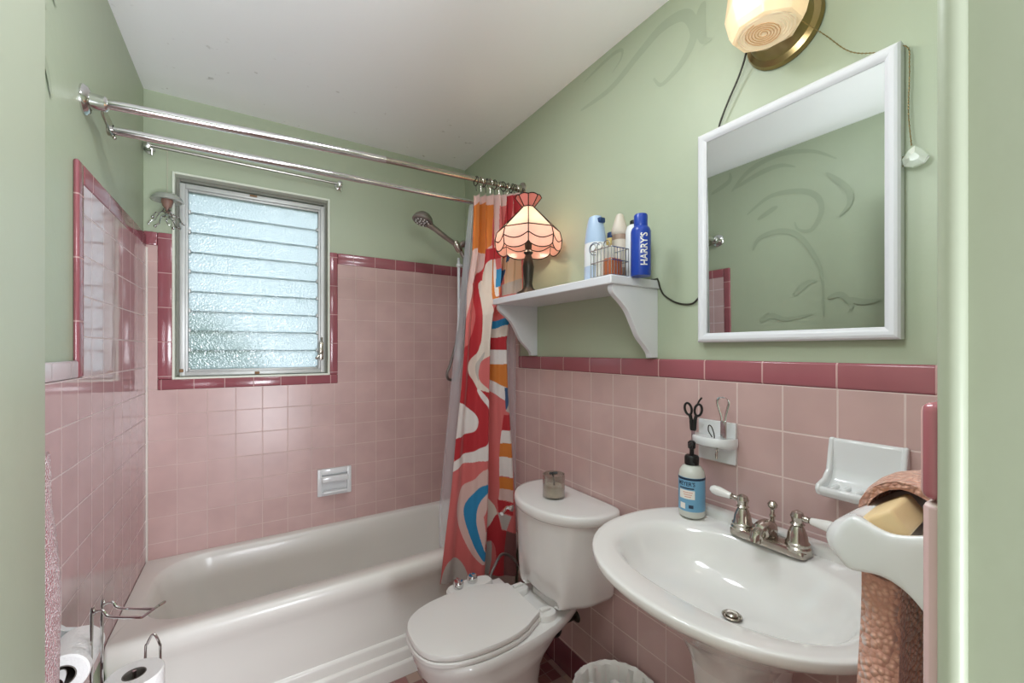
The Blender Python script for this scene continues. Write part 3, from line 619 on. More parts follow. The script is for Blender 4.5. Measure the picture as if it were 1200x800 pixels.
def curtain():
    ns_, nz = 320, 640
    bm = bmesh.new(); rows = []; cols = []
    def soft(P):
        if len(P) < 6: return P
        return [(q.x, q.y) for q in spline([(x, z, 0) for x, z in P], 4, True)]
    polys = [(LC[c], P, min(p[0] for p in P), max(p[0] for p in P), min(p[1] for p in P), max(p[1] for p in P)) for c, P in [(c_, soft(P_)) for c_, P_ in PATT]]
    for j in range(nz + 1):
        f = j / nz; row = []
        for i in range(ns_ + 1):
            s = i / ns_
            zt = lerp(2.072, 2.112, s); zb = lerp(.365, .30, s); z = zt + (zb - zt) * f
            xl, xr = ev(LE, z), ev(RE, z); x = xl + (xr - xl) * s
            gath = 1 - min(1, f / .35)
            y = 1.655
            y += .020 * gath * sin(s * 2 * pi * 7.0 + .4) + (1 - .55 * gath) * (.016 * sin(s * 2 * pi * 2.05 - .9) + .008 * sin(s * 2 * pi * 4.6 + 1.3 + z * .6))
            y -= .030 * math.exp(-((s - .50) / .09) ** 2) * min(1, f * 3)
            y += .022 * math.exp(-((s - .60) / .06) ** 2) * min(1, f * 3)
            y += (.045 if s < .55 else .045 - .02 * s) * (1 - f) ** 3
            y = max(y, 1.612) if z > 1.2 and s > .7 else y
            row.append(bm.verts.new((x + .006 * sin(s * 40) * gath, y, z)))
            col = LC['coral']
            for c, P, x0, x1, z0, z1 in polys:
                if x0 <= x <= x1 and z0 <= z <= z1 and inpoly(x, z, P): col = c
            cols.append(col)
        rows.append(row)
    bm.verts.index_update()
    for a, c in zip(rows, rows[1:]):
        for i in range(ns_): bm.faces.new((a[i], a[i + 1], c[i + 1], c[i]))
    me = bpy.data.meshes.new('curtain_cloth'); bm.to_mesh(me); bm.free()
    ca = me.color_attributes.new('pattern', 'FLOAT_COLOR', 'POINT')
    ca.data.foreach_set('color', [q for c in cols for q in c])
    for p in me.polygons: p.use_smooth = True
    me.materials.append(M['curtain'])
    o = bpy.data.objects.new('curtain_cloth', me); COL.objects.link(o); return o
ct = thing('shower_curtain', 'long shower curtain with red, orange and blue abstract waves hanging outside the tub', 'shower curtain', (.95, 1.66, .33))
o = curtain(); o.parent = ct; o.matrix_parent_inverse = Matrix.Translation(-WORLD[ct.name])
for k in range(10):
    f = .825 + k * .0165; c = lerp(A0, A1, f) + Vector((0, 0, .004 - .008)); b = MB()
    tl_ = .35 * sin(k * 2.3); n_ = Vector((1, .3 * tl_, tl_)).normalized(); u, v = frame(n_)
    b.tube([c + (u * cos(2 * pi * i / 18) + v * sin(2 * pi * i / 18)) * .021 for i in range(18)], .0022, 6, closed=True)
    b.tube([c + Vector((0, 0, -.018)), c + Vector((.002, .0, -.045))], .0018, 5)
    b.obj('curtain_ring', M['oldchrome'] if k % 2 else M['darkmetal'], ct)

def sheet(name, xl, xr, z0, z1, yf, m, parent=None, nx=60, nz=80):
    b = MB(); rows = []
    for j in range(nz + 1):
        z = z1 + (z0 - z1) * j / nz
        rows.append([b.b.verts.new((xl(z) + (xr(z) - xl(z)) * i / nx, yf(i / nx, z), z)) for i in range(nx + 1)])
    for a, c in zip(rows, rows[1:]):
        for i in range(nx): b.b.faces.new((a[i], a[i + 1], c[i + 1], c[i]))
    return b.obj(name, m, parent, smooth=60)
ln = thing('shower_liner', 'clear plastic shower liner hanging from the inner rod behind the printed curtain', 'shower liner', (.95, 1.80, .40))
sheet('left_drape', lambda z: .745 + .15 * max(0, z - .6) / 1.45, lambda z: 1.0, .42, 2.06, lambda s, z: 1.80 + .014 * sin(s * 2 * pi * 4 + z) + .01 * sin(s * 15 + 2 * z), M['liner'], ln)
sheet('right_drape', lambda z: .985, lambda z: 1.118, .47, 2.075, lambda s, z: 1.722 + .012 * sin(s * 2 * pi * 3 + z), M['liner'], ln, 30)

# ------------------------------------------------------------------ wall shelf
t = thing('wall_shelf', 'white wooden shelf on two scrolled brackets on the green wall', 'shelf', (RW, 1.24, 1.56))
b = MB().box(.912, RW, .888, 1.603, 1.560, 1.587); b.obj('shelf_board', M['white'], t, bev=.0035, bseg=3)
prof = spline([(.928, 1.5605), (.925, 1.548), (.935, 1.530), (.965, 1.508), (.995, 1.480), (1.02, 1.440), (1.045, 1.400), (1.075, 1.372), (1.095, 1.350), (1.10, 1.3345)], 6)
poly = [(p.x, p.y) for p in [Vector((q[0], q[1])) for q in prof]] + [(RW, 1.3345), (RW, 1.5605)]
for y in (.897, 1.573):
    b = MB(); b.prism(poly, 'Y', y, y + .020); b.obj('bracket', M['white'], t, bev=.002)
SH = 1.587
# ------------------------------------------------------------------ stained glass lamp
LX, LY = .985, 1.43
t = thing('table_lamp', 'small lit table lamp with pink stained glass shade on left end of shelf', 'lamp', (LX, LY, SH))
O = Vector((LX, LY, 0))
b = MB(); b.lathe([(.050, SH), (.052, SH + .006), (.046, SH + .014), (.030, SH + .022), (.020, SH + .034), (.016, SH + .05), (.021, SH + .09), (.024, SH + .12), (.019, SH + .15), (.013, SH + .17), (.020, SH + .180), (.013, SH + .190), (.016, SH + .22), (.019, SH + .245), (.014, SH + .27), (.006, SH + .28), (.005, 2.0)], O); b.obj('lamp_base', M['darkmetal'], t)
def hexp(r, z, k, off=0.0, n=8):
    a = 2 * pi * (k + off) / n + HEXA; return Vector((LX + r * cos(a), LY + r * sin(a), z))
HEXA = math.atan2(-LY, -LX)                   # one rib of the shade faces the room
sh = MB(); sk = MB(); cr_ = MB(); ld = MB()
ZN, ZB = 1.955, 1.852
def quadpatch(mb, fn, nu, nv, th=.003):
    g = [[fn(i / nu, j / nv) for i in range(nu + 1)] for j in range(nv + 1)]
    vs = [[mb.b.verts.new(p) for p in r] for r in g]
    for j in range(nv):
        for i in range(nu): mb.b.faces.new((vs[j][i], vs[j][i + 1], vs[j + 1][i + 1], vs[j + 1][i]))
for k in range(8):
    quadpatch(sh, lambda u, v: lerp(hexp((.026 + .104 * v), ZN + (ZB - ZN) * v, k), hexp((.026 + .104 * v), ZN + (ZB - ZN) * v, k + 1), u), 8, 6)
    def up(u, v):
        d = .034 + .018 * sin(pi * u); r = .130 + .009 * v
        return lerp(hexp(r, ZB, k), hexp(r, ZB, k + 1), u) - Vector((0, 0, d * v))
    def lo(u, v):
        d0 = .034 + .018 * sin(pi * u); d1 = .068 + .020 * sin(pi * u) ** .6; r = .139 - .004 * v
        return lerp(hexp(r, ZB, k), hexp(r, ZB, k + 1), u) - Vector((0, 0, d0 + (d1 - d0) * v))
    quadpatch(sk, up, 10, 4); quadpatch(sk, lo, 10, 4)
    quadpatch(cr_, lambda u, v: lerp(hexp(.024 + .031 * v, ZN + .040 * v + .006 * sin(pi * u) * v, k), hexp(.024 + .031 * v, ZN + .040 * v + .006 * sin(pi * u) * v, k + 1), u), 6, 4)
    ld.tube([hexp(.0265, ZN, k), hexp(.131, ZB, k)], .0022, 6)
    ld.tube([hexp(.131, ZB, k), hexp(.140, ZB - .034, k), hexp(.136, ZB - .068, k)], .0022, 6)
    ld.tube([hexp(.131, ZB, k), hexp(.131, ZB, k + 1)], .0022, 6); ld.tube([hexp(.026, ZN, k), hexp(.026, ZN, k + 1)], .0026, 6)
    ld.tube([up(i / 12, 1) for i in range(13)], .0022, 6); ld.tube([lo(i / 12, 1) for i in range(13)], .0022, 6)
    ld.tube([hexp(.024, ZN, k), hexp(.055, ZN + .040, k)], .002, 6)
    ld.tube([lerp(hexp(.055, ZN + .040 + .006 * sin(pi * i / 8), k), hexp(.055, ZN + .040 + .006 * sin(pi * i / 8), k + 1), i / 8) for i in range(9)], .002, 6)
shp = sh.obj('lamp_shade', M['peachglass'], t, smooth=None); sk.obj('shade_skirt', M['pinkglass'], shp, smooth=30); cr_.obj('shade_crown', mat('rose_crown_glass', 'd27f78', .2), shp, smooth=30); ld.obj('lead_strips', M['lead'], shp)
b = MB(); b.lathe([(.005, 1.995), (.005, 2.003)], O); b.ball((LX, LY, 2.010), .0085); b.obj('finial', M['steel'], t)
b = MB(); b.ball((LX, LY, 1.875), .018, (1, 1, 1.3)); b.obj('bulb', mat('warm_bulb', 'fff2dc', .4, emit='ffd9a8', estr=6), t)

# ------------------------------------------------------------------ toiletries on the shelf
t = thing('spray_can', 'white and pale blue dispenser with round emblem, leftmost of the shelf toiletries', 'bottle', (.985, 1.032, SH))
O = Vector((.985, 1.032, SH))
b = MB(); b.lathe([(.037, 0), (.040, .006), (.040, .115), (.038, .130)], O, sx=1, sy=.85); b.obj('body', M['palewhite'], t)
b = MB(); b.lathe([(.0385, .130), (.0375, .15), (.033, .18), (.027, .208), (.022, .220), (.008, .225)], O, sx=1, sy=.85); b.obj('top_shroud', M['skyblue'], t)
b = MB(); b.box(-.012, .012, -.036, -.014, .194, .212, .004); bm = b; o = bm.obj('nozzle', M['navy'], t); o.location = Vector((0, 0, 0)); o.matrix_parent_inverse = Matrix()
b = MB(); b.lathe([(.0402, .0), (.0402, .048)], O + Vector((0, 0, .004)), sx=1, sy=.855, cap0=False, cap1=False); b.obj('lower_label', mat('label_pale_blue', 'b7c7dd', .4, var=.15, vscale=30), t)
def wrap(b, fn, a0, a1, z0, z1, r, o, sy=1, n=10):
    pass
def on_cyl(tb, o, r, face, z, turn=False, sx=1, sy=1):
    """bend a flat XY bmesh onto a vertical cylinder; face = angle of its middle"""
    for v in tb.verts:
        x, y = (v.co.x, v.co.y) if not turn else (-v.co.y, v.co.x)
        a = face + x / r
        v.co = Vector((o[0] + r * sx * cos(a), o[1] + r * sy * sin(a), z + y))
    return tb
def disc_bm(r, r0=0, n=32):
    t = bmesh.new()
    if r0:
        a = [t.verts.new((r * cos(2 * pi * i / n), r * sin(2 * pi * i / n), 0)) for i in range(n)]; c = [t.verts.new((r0 * cos(2 * pi * i / n), r0 * sin(2 * pi * i / n), 0)) for i in range(n)]
        for i in range(n): t.faces.new((a[i], a[(i + 1) % n], c[(i + 1) % n], c[i]))
    else:
        for q in range(4):
            rr = [t.verts.new((r * k / 4 * cos(2 * pi * i / n), r * k / 4 * sin(2 * pi * i / n), 0)) for k in (q, q + 1) for i in range(n)] if q else None
            if q == 0:
                c0 = t.verts.new((0, 0, 0)); e = [t.verts.new((r / 4 * cos(2 * pi * i / n), r / 4 * sin(2 * pi * i / n), 0)) for i in range(n)]
                for i in range(n): t.faces.new((c0, e[i], e[(i + 1) % n]))
            else:
                for i in range(n): t.faces.new((rr[i], rr[n + i], rr[n + (i + 1) % n], rr[(i + 1) % n]))
    return t
def rect_bm(w, h, n=8):
    t = bmesh.new(); vs = [[t.verts.new((-w / 2 + w * i / n, -h / 2 + h * j, 0)) for i in range(n + 1)] for j in (0, 1)]
    for i in range(n): t.faces.new((vs[0][i], vs[0][i + 1], vs[1][i + 1], vs[1][i]))
    return t
fa = math.atan2(-O.y, -O.x)
b = MB(); b.add(on_cyl(disc_bm(.021, .0185), O, .0407, fa - .12, SH + .105, sx=.86)); b.add(on_cyl(rect_bm(.024, .007), O, .0406, fa + .80, SH + .105, sx=.86)); b.obj('emblem_ring', M['navy'], t)

def bottle(name, label, loc, prof, m, cap=None, capm=None, extra=None, sy=1):
    t = thing(name, label, 'bottle', loc); b = MB(); b.lathe(prof, loc, n=24, sy=sy); b.obj('body', m, t)
    if cap: b = MB(); b.lathe(cap, loc, n=24); b.obj('cap', capm, t)
    if extra: b = MB(); b.lathe(extra[0], loc, n=24, cap0=False, cap1=False); b.obj('label_band', extra[1], t)
    return t
bottle('yellow_bottle', 'yellow bottle half hidden behind the pale blue dispenser', (1.078, 1.050, SH), [(.024, 0), (.026, .006), (.026, .14), (.020, .16), (.012, .168)], M['yellow'], [(.013, .165), (.014, .168), (.014, .185), (.010, .188)], M['navy'])
bottle('beige_bottle', 'beige bottle with tall clear cap, standing behind the wire basket', (1.065, .998, SH), [(.024, 0), (.026, .006), (.026, .155), (.024, .165)], M['brownliq'], [(.0235, .162), (.027, .168), (.027, .185), (.020, .205), (.012, .232), (.008, .235)], M['beige'], ([(.0263, .05), (.0263, .145)], M['beige']))
b_ = bottle('white_bottle', 'white bottle with tiny black top, beside the tall blue can', (1.074, .948, SH), [(.022, 0), (.024, .006), (.024, .165), (.019, .182), (.010, .188)], M['palewhite'], [(.008, .187), (.010, .19), (.010, .200), (.006, .203)], M['black'])
CX, CY = 1.018, .868
t = thing('blue_can', 'tall blue spray can with white upright lettering at right end of shelf', 'spray can', (CX, CY, SH))
b = MB(); b.lathe([(.0285, 0), (.0300, .004), (.0300, .136), (.027, .146), (.0215, .152)], (CX, CY, SH)); b.obj('body', M['blue'], t)
b = MB(); b.lathe([(.0205, .150), (.0205, .186), (.018, .190), (.004, .191)], (CX, CY, SH)); b.obj('cap', M['blue'], t)
b = MB(); b.add(on_cyl(text_bm("HARRY'S", .030, .098), (CX, CY), .0303, math.atan2(-CY, -CX) + .38, SH + .078, turn=True)); b.obj('lettering', M['labelwhite'], t, smooth=None)
t = thing('wire_caddy', 'small clear caddy with curled silver wire rim holding packets, front of shelf', 'caddy', (.968, .952, SH))
b = MB(); x0, x1, y0, y1 = .930, 1.005, .905, .995
for (a, c) in (((x0, y0), (x1, y0)), ((x1, y0), (x1, y1)), ((x1, y1), (x0, y1)), ((x0, y1), (x0, y0))):
    for z in (.004, .05, .09): b.tube([(a[0], a[1], SH + z), (c[0], c[1], SH + z)], .0016, 6)
    for k in range(6):
        f = k / 6; x = a[0] + (c[0] - a[0]) * f; y = a[1] + (c[1] - a[1]) * f; b.tube([(x, y, SH + .0016), (x, y, SH + .09)], .0011, 5)
for yy in (.925, .955, .985):
    b.tube([(x0, yy + .012 * cos(2 * pi * i / 14), SH + .1 + .011 * sin(2 * pi * i / 14)) for i in range(14)], .0016, 5, closed=True)
b.obj('wire_frame', M['steel'], t)
tag(MB().box(.940, .995, .955, .985, SH, SH + .108, .004).obj('white_carton', M['labelwhite'], None), 'white carton standing in the wire caddy on the shelf', 'box')
tag(MB().box(.938, .990, .915, .950, SH, SH + .060, .006).obj('orange_packet', M['orangeitem'], None), 'small orange brown packet in the wire caddy on the shelf', 'packet')
# lamp flex from the shelf end to behind the mirror
b = MB(); b.tube(spline([(1.126, 1.0, SH + .004), (1.12, .90, SH + .004), (1.118, .884, SH + .001), (1.124, .879, 1.560), (1.128, .865, 1.535), (1.13, .82, 1.507), (1.13, .77, 1.500), (1.130, .742, 1.520), (1.130, .722, 1.532)], 8), .0028, 7)
tag(b.obj('power_cord', M['cord'], None), 'thin black cord drooping from shelf end to the mirror', 'cord')

# ------------------------------------------------------------------ mirror cabinet
t = thing('mirror_cabinet', 'white framed mirror cabinet on the green wall above sink', 'mirror', (RW, .512, 1.38))
my0, my1, mz0, mz1, mx = .288, .736, 1.382, 1.984, 1.106
b = MB()
def frame_ring(ins, dx): return [(mx + dx, my0 + ins, mz0 + ins), (mx + dx, my1 - ins, mz0 + ins), (mx + dx, my1 - ins, mz1 - ins), (mx + dx, my0 + ins, mz1 - ins)]
b.rings([frame_ring(0, .0255), frame_ring(0, .004), frame_ring(.004, -.001), frame_ring(.009, -.003), frame_ring(.015, -.002), frame_ring(.021, .002), frame_ring(.026, .006), frame_ring(.0265, .012)], True, False, False)
b.obj('mirror_frame', M['white'], t, smooth=25)
b = MB().prism([(mx + .0135, mz0 + .024), (mx + .0175, mz0 + .024), (mx + .0110, mz1 - .024), (mx + .0070, mz1 - .024)], 'Y', my0 + .024, my1 - .024); b.obj('mirror_glass', M['mirror'], t, smooth=None)
b = MB().box(mx + .018, RW, my0 + .003, my1 - .02, mz0 + .03, mz1 - .03); b.obj('cabinet_body', M['rust'], t, bev=.001)

# ------------------------------------------------------------------ wall light above the mirror
t = thing('wall_light', 'lit wall lamp with faceted cream glass shade on round brass plate, above mirror', 'lamp', (RW, .515, 2.165))
b = MB(); b.lathe([(.088, 0), (.090, .006), (.086, .016), (.074, .022), (.070, .035), (.066, .040), (.060, .058), (.030, .062)], (RW, .515, 2.163), (-1, 0, 0), n=40); b.obj('back_plate', M['brass'], t)
VX, VY = 1.020, .502
def octr(r, z): return [(VX + r * cos(pi / 4 * k + pi / 8), VY + r * sin(pi / 4 * k + pi / 8), z) for k in range(8)]
b = MB(); b.rings([octr(.071, 2.104), octr(.078, 2.118), octr(.088, 2.16), octr(.080, 2.225), octr(.045, 2.255)], True, False, True); b.rings([octr(.071, 2.104), octr(.060, 2.101)], True, False, False); vs_ = b.obj('glass_shade', M['creamglass'], t, smooth=None, bev=.003)
b = MB(); pr = [(.061, 2.1025)]
for k in range(8): pr += [(.058 - .007 * k, 2.1005), (.0545 - .007 * k, 2.1035)]
pr.append((.001, 2.100)); b.lathe(pr, (VX, VY, 0), n=40, cap0=False, cap1=True); b.obj('ribbed_lens', M['lensglass'], vs_, smooth=60)
b = MB(); sp2 = [(VX - .004 + (.006 + .0075 * i / 16) * cos(2 * pi * i / 16 + 2), VY + .004 + (.006 + .0075 * i / 16) * .8 * sin(2 * pi * i / 16 + 2), 2.0995) for i in range(84)]
b.tube(sp2, .0010, 6); b.obj('amber_swirl', mat('amber_glass_swirl', 'e3b680', .3), vs_)
b = MB(); b.tube([(RW - .06, .515, 2.17), (1.06, .508, 2.21), (VX, VY, 2.24)], .012); b.obj('lamp_arm', M['brass'], t)
b = MB(); b.ball((VX, VY, 2.175), .026, (1, 1, 1.2)); b.obj('bulb', mat('vanity_bulb', 'fff2dc', .4, emit='ffe6c4', estr=.6), t)
b = MB(); b.tube(spline([(1.085, .545, 2.165), (1.100, .585, 2.150), (1.112, .606, 2.120), (1.118, .625, 2.09), (1.120, .650, 2.05), (1.122, .676, 2.0), (1.124, .682, 1.97)], 6), .0026, 7)
tag(b.obj('light_cord', M['cord'], None), 'dark cord hanging from the wall lamp down behind the mirror', 'cord')
# pull chain carried over the mirror, with its crystal drop
t = thing('pull_chain', 'beaded pull chain draped over mirror corner, ending in clear crystal drop', 'chain', (1.118, .283, 1.75))
b = MB()
P = spline([(1.080, .452, 2.120), (1.095, .412, 2.068), (1.106, .372, 2.012), (1.118, .330, 1.988), (1.122, .284, 1.975), (1.122, .278, 1.93), (1.120, .279, 1.84), (1.118, .274, 1.768)], 14)
acc = 0
b.tube(P, .0009, 5)
for a, c in zip(P, P[1:]):
    acc += (c - a).length
    if acc > .0062: b.ball(c, .0017, n=6); acc = 0
b.obj('beads', M['brass'], t)
b = MB(); b.rings([[(1.118 + dx, .268 + q[0] * k, 1.742 + q[1] * k) for q in ((0, .026), (.012, .018), (.022, .002), (.018, -.014), (.004, -.020), (-.014, -.016), (-.022, -.004), (-.012, .012))] for dx, k in ((-.008, .35), (-.004, .9), (.004, .9), (.008, .35))]); b.obj('crystal_drop', M['crystal'], t, smooth=None)
b = MB(); b.tube([(1.12, .290 + .008 * cos(a), 1.742 + .010 * sin(a)) for a in [pi * 2 * i / 12 for i in range(12)]], .0016, 5, closed=True); b.obj('split_ring', M['brass'], t)

# ------------------------------------------------------------------ toothbrush holder and tools
TW = RW - TT
t = thing('toothbrush_holder', 'white ceramic holder with half round shelf on pink tiles above the soap bottle', 'toothbrush holder', (TW, .683, 1.10))
b = MB(); b.box(TW - .010, TW, .628, .738, 1.045, 1.160, .003); b.obj('back_plate', M['ceramic'], t)
pl = [(TW - .009, .630)] + [(TW - .009 - .058 * sin(pi * i / 20) ** .8, .683 - .062 * cos(pi * i / 20)) for i in range(21)] + [(TW - .009, .740)]
b = MB(); b.rings([[(x + (TW - .009 - x) * k, .683 + (y - .683) * (1 - .3 * k), z) for x, y in pl] for k, z in ((.25, 1.090), (.04, 1.097), (0, 1.104), (0, 1.114), (.05, 1.119))]); b.obj('half_round_shelf', M['ceramic'], t, smooth=40)
ZS = 1.119
t = thing('scissors', 'black handled scissors standing blades down in ceramic holder', 'scissors', (1.078, .726, ZS))
O = Vector((1.078, .730, ZS))
def ring2(b, c, ry, rz, tilt, r=.0035, gap=0):
    b.tube([Vector(c) + Vector((0, ry * cos(a) * cos(tilt) - rz * sin(a) * sin(tilt), ry * cos(a) * sin(tilt) + rz * sin(a) * cos(tilt))) for a in [2 * pi * i / 20 for i in range(20)]], r, 8, closed=True)
for sg, tail in ((1, 0), (-1, 1)):
    b = MB(); ring2(b, O + Vector((0, .016 * sg, .070)), .011, .017, -.25 * sg)
    b.tube(spline([O + Vector((0, .010 * sg, .054)), O + Vector((0, .005 * sg, .035)), O + Vector((0, .003 * sg, .010))], 4), [.005] * 4 + [.0062] * 4 + [.005], 8)
    if tail: b.tube(spline([O + Vector((0, -.014, .086)), O + Vector((0, -.020, .098)), O + Vector((0, -.027, .106))], 4), .0026, 7)
    b.obj('handle', M['black'], t)
b = MB(); b.rings([[(O.x - .001, O.y - w, z), (O.x + .001, O.y - w, z), (O.x + .001, O.y + w, z), (O.x - .001, O.y + w, z)] for w, z in ((.0055, ZS + .012), (.005, ZS - .02), (.0035, ZS - .05), (.0006, ZS - .088))]); b.obj('blades', M['steel'], t)
t = thing('tongue_scraper', 'looped steel tongue scraper standing in right side of ceramic holder', 'scraper', (1.085, .640, ZS))
O = Vector((1.086, .642, ZS))
b = MB(); lp = spline([O + Vector((-.004, .004, .0)), O + Vector((-.004, .006, .055)), O + Vector((-.005, .014, .085)), O + Vector((-.006, .017, .100)), O + Vector((-.006, .010, .111)), O + Vector((-.006, -.008, .112)), O + Vector((-.006, -.016, .101)), O + Vector((-.005, -.012, .085)), O + Vector((-.004, -.005, .055)), O + Vector((-.004, -.003, .0))], 6)
b.rings([[p + Vector((-.0012, 0, 0)), p + Vector((0, .003, .0015)), p + Vector((.0012, 0, 0)), p + Vector((0, -.003, -.0015))] for p in lp]); b.obj('loop', M['steel'], t)
b = MB(); b.box(O.x - .007, O.x - .001, O.y - .008, O.y + .008, ZS, ZS + .05, .002); b.obj('grip', M['steel'], t)
t = thing('wire_clip', 'small bent wire clip in the ceramic holder between scissors and scraper', 'clip', (1.075, .668, ZS))
O = Vector((1.072, .668, ZS))
b = MB(); b.tube(spline([O + Vector((0, 0, .002)), O + Vector((0, .011, .018)), O + Vector((0, .010, .033)), O + Vector((0, .002, .030)), O + Vector((0, -.005, .012)), O + Vector((0, -.006, .0))], 5), .0015, 6); b.obj('bent_wire', M['darkmetal'], t)
b = MB(); b.tube(spline([O + Vector((.0, -.014, -.022)), O + Vector((-.004, -.018, -.03)), O + Vector((0, -.014, -.036))], 4), .002, 6); b.ball(O + Vector((0, -.012, -.045)), .006, (.5, .6, 2.0)); b.obj('hanging_end', M['oldchrome'], t)

# ------------------------------------------------------------------ wall soap dish
t = thing('wall_soap_dish', 'white ceramic soap dish with ridged tray fixed to pink tiles right of faucet', 'soap dish', (TW, .345, 1.06))
y0, y1 = .277, .412
prof = [(TW, 1.160), (TW - .008, 1.163), (TW - .014, 1.158), (TW - .016, 1.13), (TW - .018, 1.095), (TW - .026, 1.072), (TW - .045, 1.060), (TW - .066, 1.060), (TW - .076, 1.066), (TW - .083, 1.064), (TW - .084, 1.056), (TW - .076, 1.046), (TW - .05, 1.036), (TW - .02, 1.030), (TW, 1.030)]
b = MB(); b.prism(prof, 'Y', y0 + .006, y1 - .006); b.obj('dish_body', M['ceramic'], t, smooth=40, bev=.003)
for y in (y0, y1 - .010):
    b = MB(); b.prism([(TW, 1.163), (TW - .014, 1.163), (TW - .022, 1.13), (TW - .03, 1.095), (TW - .05, 1.078), (TW - .080, 1.070), (TW - .086, 1.060), (TW - .08, 1.047), (TW - .05, 1.036), (TW, 1.028)], 'Y', y, y + .010); b.obj('side_wall', M['ceramic'], t, smooth=40, bev=.004, bseg=3)
b = MB()
for k in range(5): b.box(TW - .070, TW - .030, y0 + .020 + k * .021, y0 + .031 + k * .021, 1.056, 1.066, .0045, 3)
b.obj('ridges', M['ceramic'], t)

# ------------------------------------------------------------------ pedestal sink
t = thing('pedestal_sink', 'white oval pedestal sink against the pink tiled right wall', 'sink', (.93, .515, 0))
SXc, SYc, SZ = .895, .515, .897
def rimo(k, z, dx=0):
    pts = []
    for i in range(72):
        a = 2 * pi * i / 72; c, s = cos(a), sin(a)
        if c < 0: x, y = .282 * k * -abs(c) ** (2 / 2.15), .303 * k * math.copysign(abs(s) ** (2 / 2.15), s)
        else: x, y = .30 * k * abs(c) ** (2 / 2.2), .303 * k * math.copysign(abs(s) ** (2 / 2.2), s)
        pts.append((min(SXc + x + dx, TW), SYc + y, z))
    return pts
def bowl(kx, z, cx):
    pts = []
    for i in range(72):
        a = 2 * pi * i / 72; c, s = cos(a), sin(a); n = 2.25
        pts.append((cx + .168 * kx * math.copysign(abs(c) ** (2 / n), c), SYc + .236 * kx * math.copysign(abs(s) ** (2 / n), s), z))
    return pts
rg = [rimo(.28, .68), rimo(.36, .728), rimo(.50, .768), rimo(.65, .802), rimo(.78, .832), rimo(.88, .854), rimo(.945, .868), rimo(.982, .877), rimo(.996, .882), rimo(1.0, .887), rimo(1.0, .8945), rimo(.997, .8972), rimo(.990, .8985), rimo(.955, .8982), rimo(.91, .8965)]
rg += [bowl(1.10, .8940, .865), bowl(1.05, .8905, .864), bowl(1.0, .882, .864), bowl(.96, .868, .865), bowl(.90, .842, .866), bowl(.80, .812, .870), bowl(.62, .790, .878), bowl(.36, .778, .888), bowl(.16, .774, .895), bowl(.09, .770, .896)]
b = MB(); b.rings(rg); b.obj('basin', M['porcelain'], t, smooth=60)
b = MB(); b.box(1.083, TW, .325, .735, .885, .920, .012, 4); b.obj('back_ledge', M['porcelain'], t)
b = MB(); b.lathe([(.019, .7745), (.0205, .777), (.018, .7785), (.015, .774)], (.897, .513, 0), cap1=False); b.lathe([(.013, .770), (.013, .780), (.010, .783), (.002, .784)], (.897, .513, 0)); b.obj('drain', M['oldchrome'], t)
b = MB()
def ped(kx, ky, z, dx=0): return [(x, y, z) for x, y in sellipse(.935 + dx, .515, kx, ky, 2.6)]
b.rings([ped(.135, .125, 0), ped(.135, .125, .03), ped(.12, .11, .06), ped(.092, .085, .14), ped(.082, .074, .30), ped(.085, .076, .5), ped(.098, .086, .62), ped(.112, .095, .70), ped(.120, .102, .752)]); b.obj('pedestal', M['porcelain'], t, smooth=50)

# faucet
FXc, FYc, FZ = 1.052, .512, .8985
t = thing('faucet', 'chrome centre set faucet with two white porcelain lever handles on the sink', 'faucet', (FXc, FYc, FZ))
b = MB(); b.rings([[(x, y, FZ + z) for x, y in sellipse(FXc, FYc, .026 * k, .086 * k, 6)] for k, z in ((1, -.002), (1, .010), (.93, .016), (.80, .018))]); b.obj('base_plate', M['oldchrome'], t)
for sg in (1, -1):
    o = (FXc, FYc + sg * .062, FZ)
    b = MB(); b.lathe([(.026, .008), (.027, .016), (.024, .020), (.0245, .026), (.021, .030), (.019, .045), (.014, .058), (.011, .063), (.015, .067), (.011, .071), (.012, .076), (.0145, .084), (.011, .093), (.004, .097)], o); hb = b.obj('handle_hub', M['oldchrome'], t)
    d = Vector((-.10 if sg > 0 else -.05, sg, .12 if sg > 0 else .02)).normalized(); p = Vector(o) + Vector((0, 0, .082))
    b = MB(); b.lathe([(.006, .010), (.0075, .018), (.006, .024), (.0085, .028)], p, d, n=16); b.obj('lever_collar', M['oldchrome'], hb)
    b = MB(); b.lathe([(.007, .026), (.008, .030), (.0105, .048), (.0125, .062), (.0115, .074), (.007, .081), (.002, .083)], p, d, n=20); b.obj('porcelain_lever', M['porcelain'], hb)
b = MB(); b.tube(spline([(FXc + .006, FYc, FZ + .012), (FXc, FYc, FZ + .030), (FXc - .018, FYc, FZ + .040), (FXc - .042, FYc, FZ + .034), (FXc - .058, FYc, FZ + .026), (FXc - .062, FYc, FZ + .016)], 5), [.018] * 5 + [.020] * 5 + [.019] * 5 + [.015] * 5 + [.012] * 6, 16); b.obj('spout', M['oldchrome'], t)
b = MB(); b.lathe([(.011, .020), (.010, .040), (.006, .046), (.0045, .055), (.007, .062), (.0045, .068), (.0045, .078), (.010, .084), (.011, .090), (.006, .097), (.002, .098)], (FXc + .014, FYc - .002, FZ)); b.obj('lift_knob', M['oldchrome'], t)

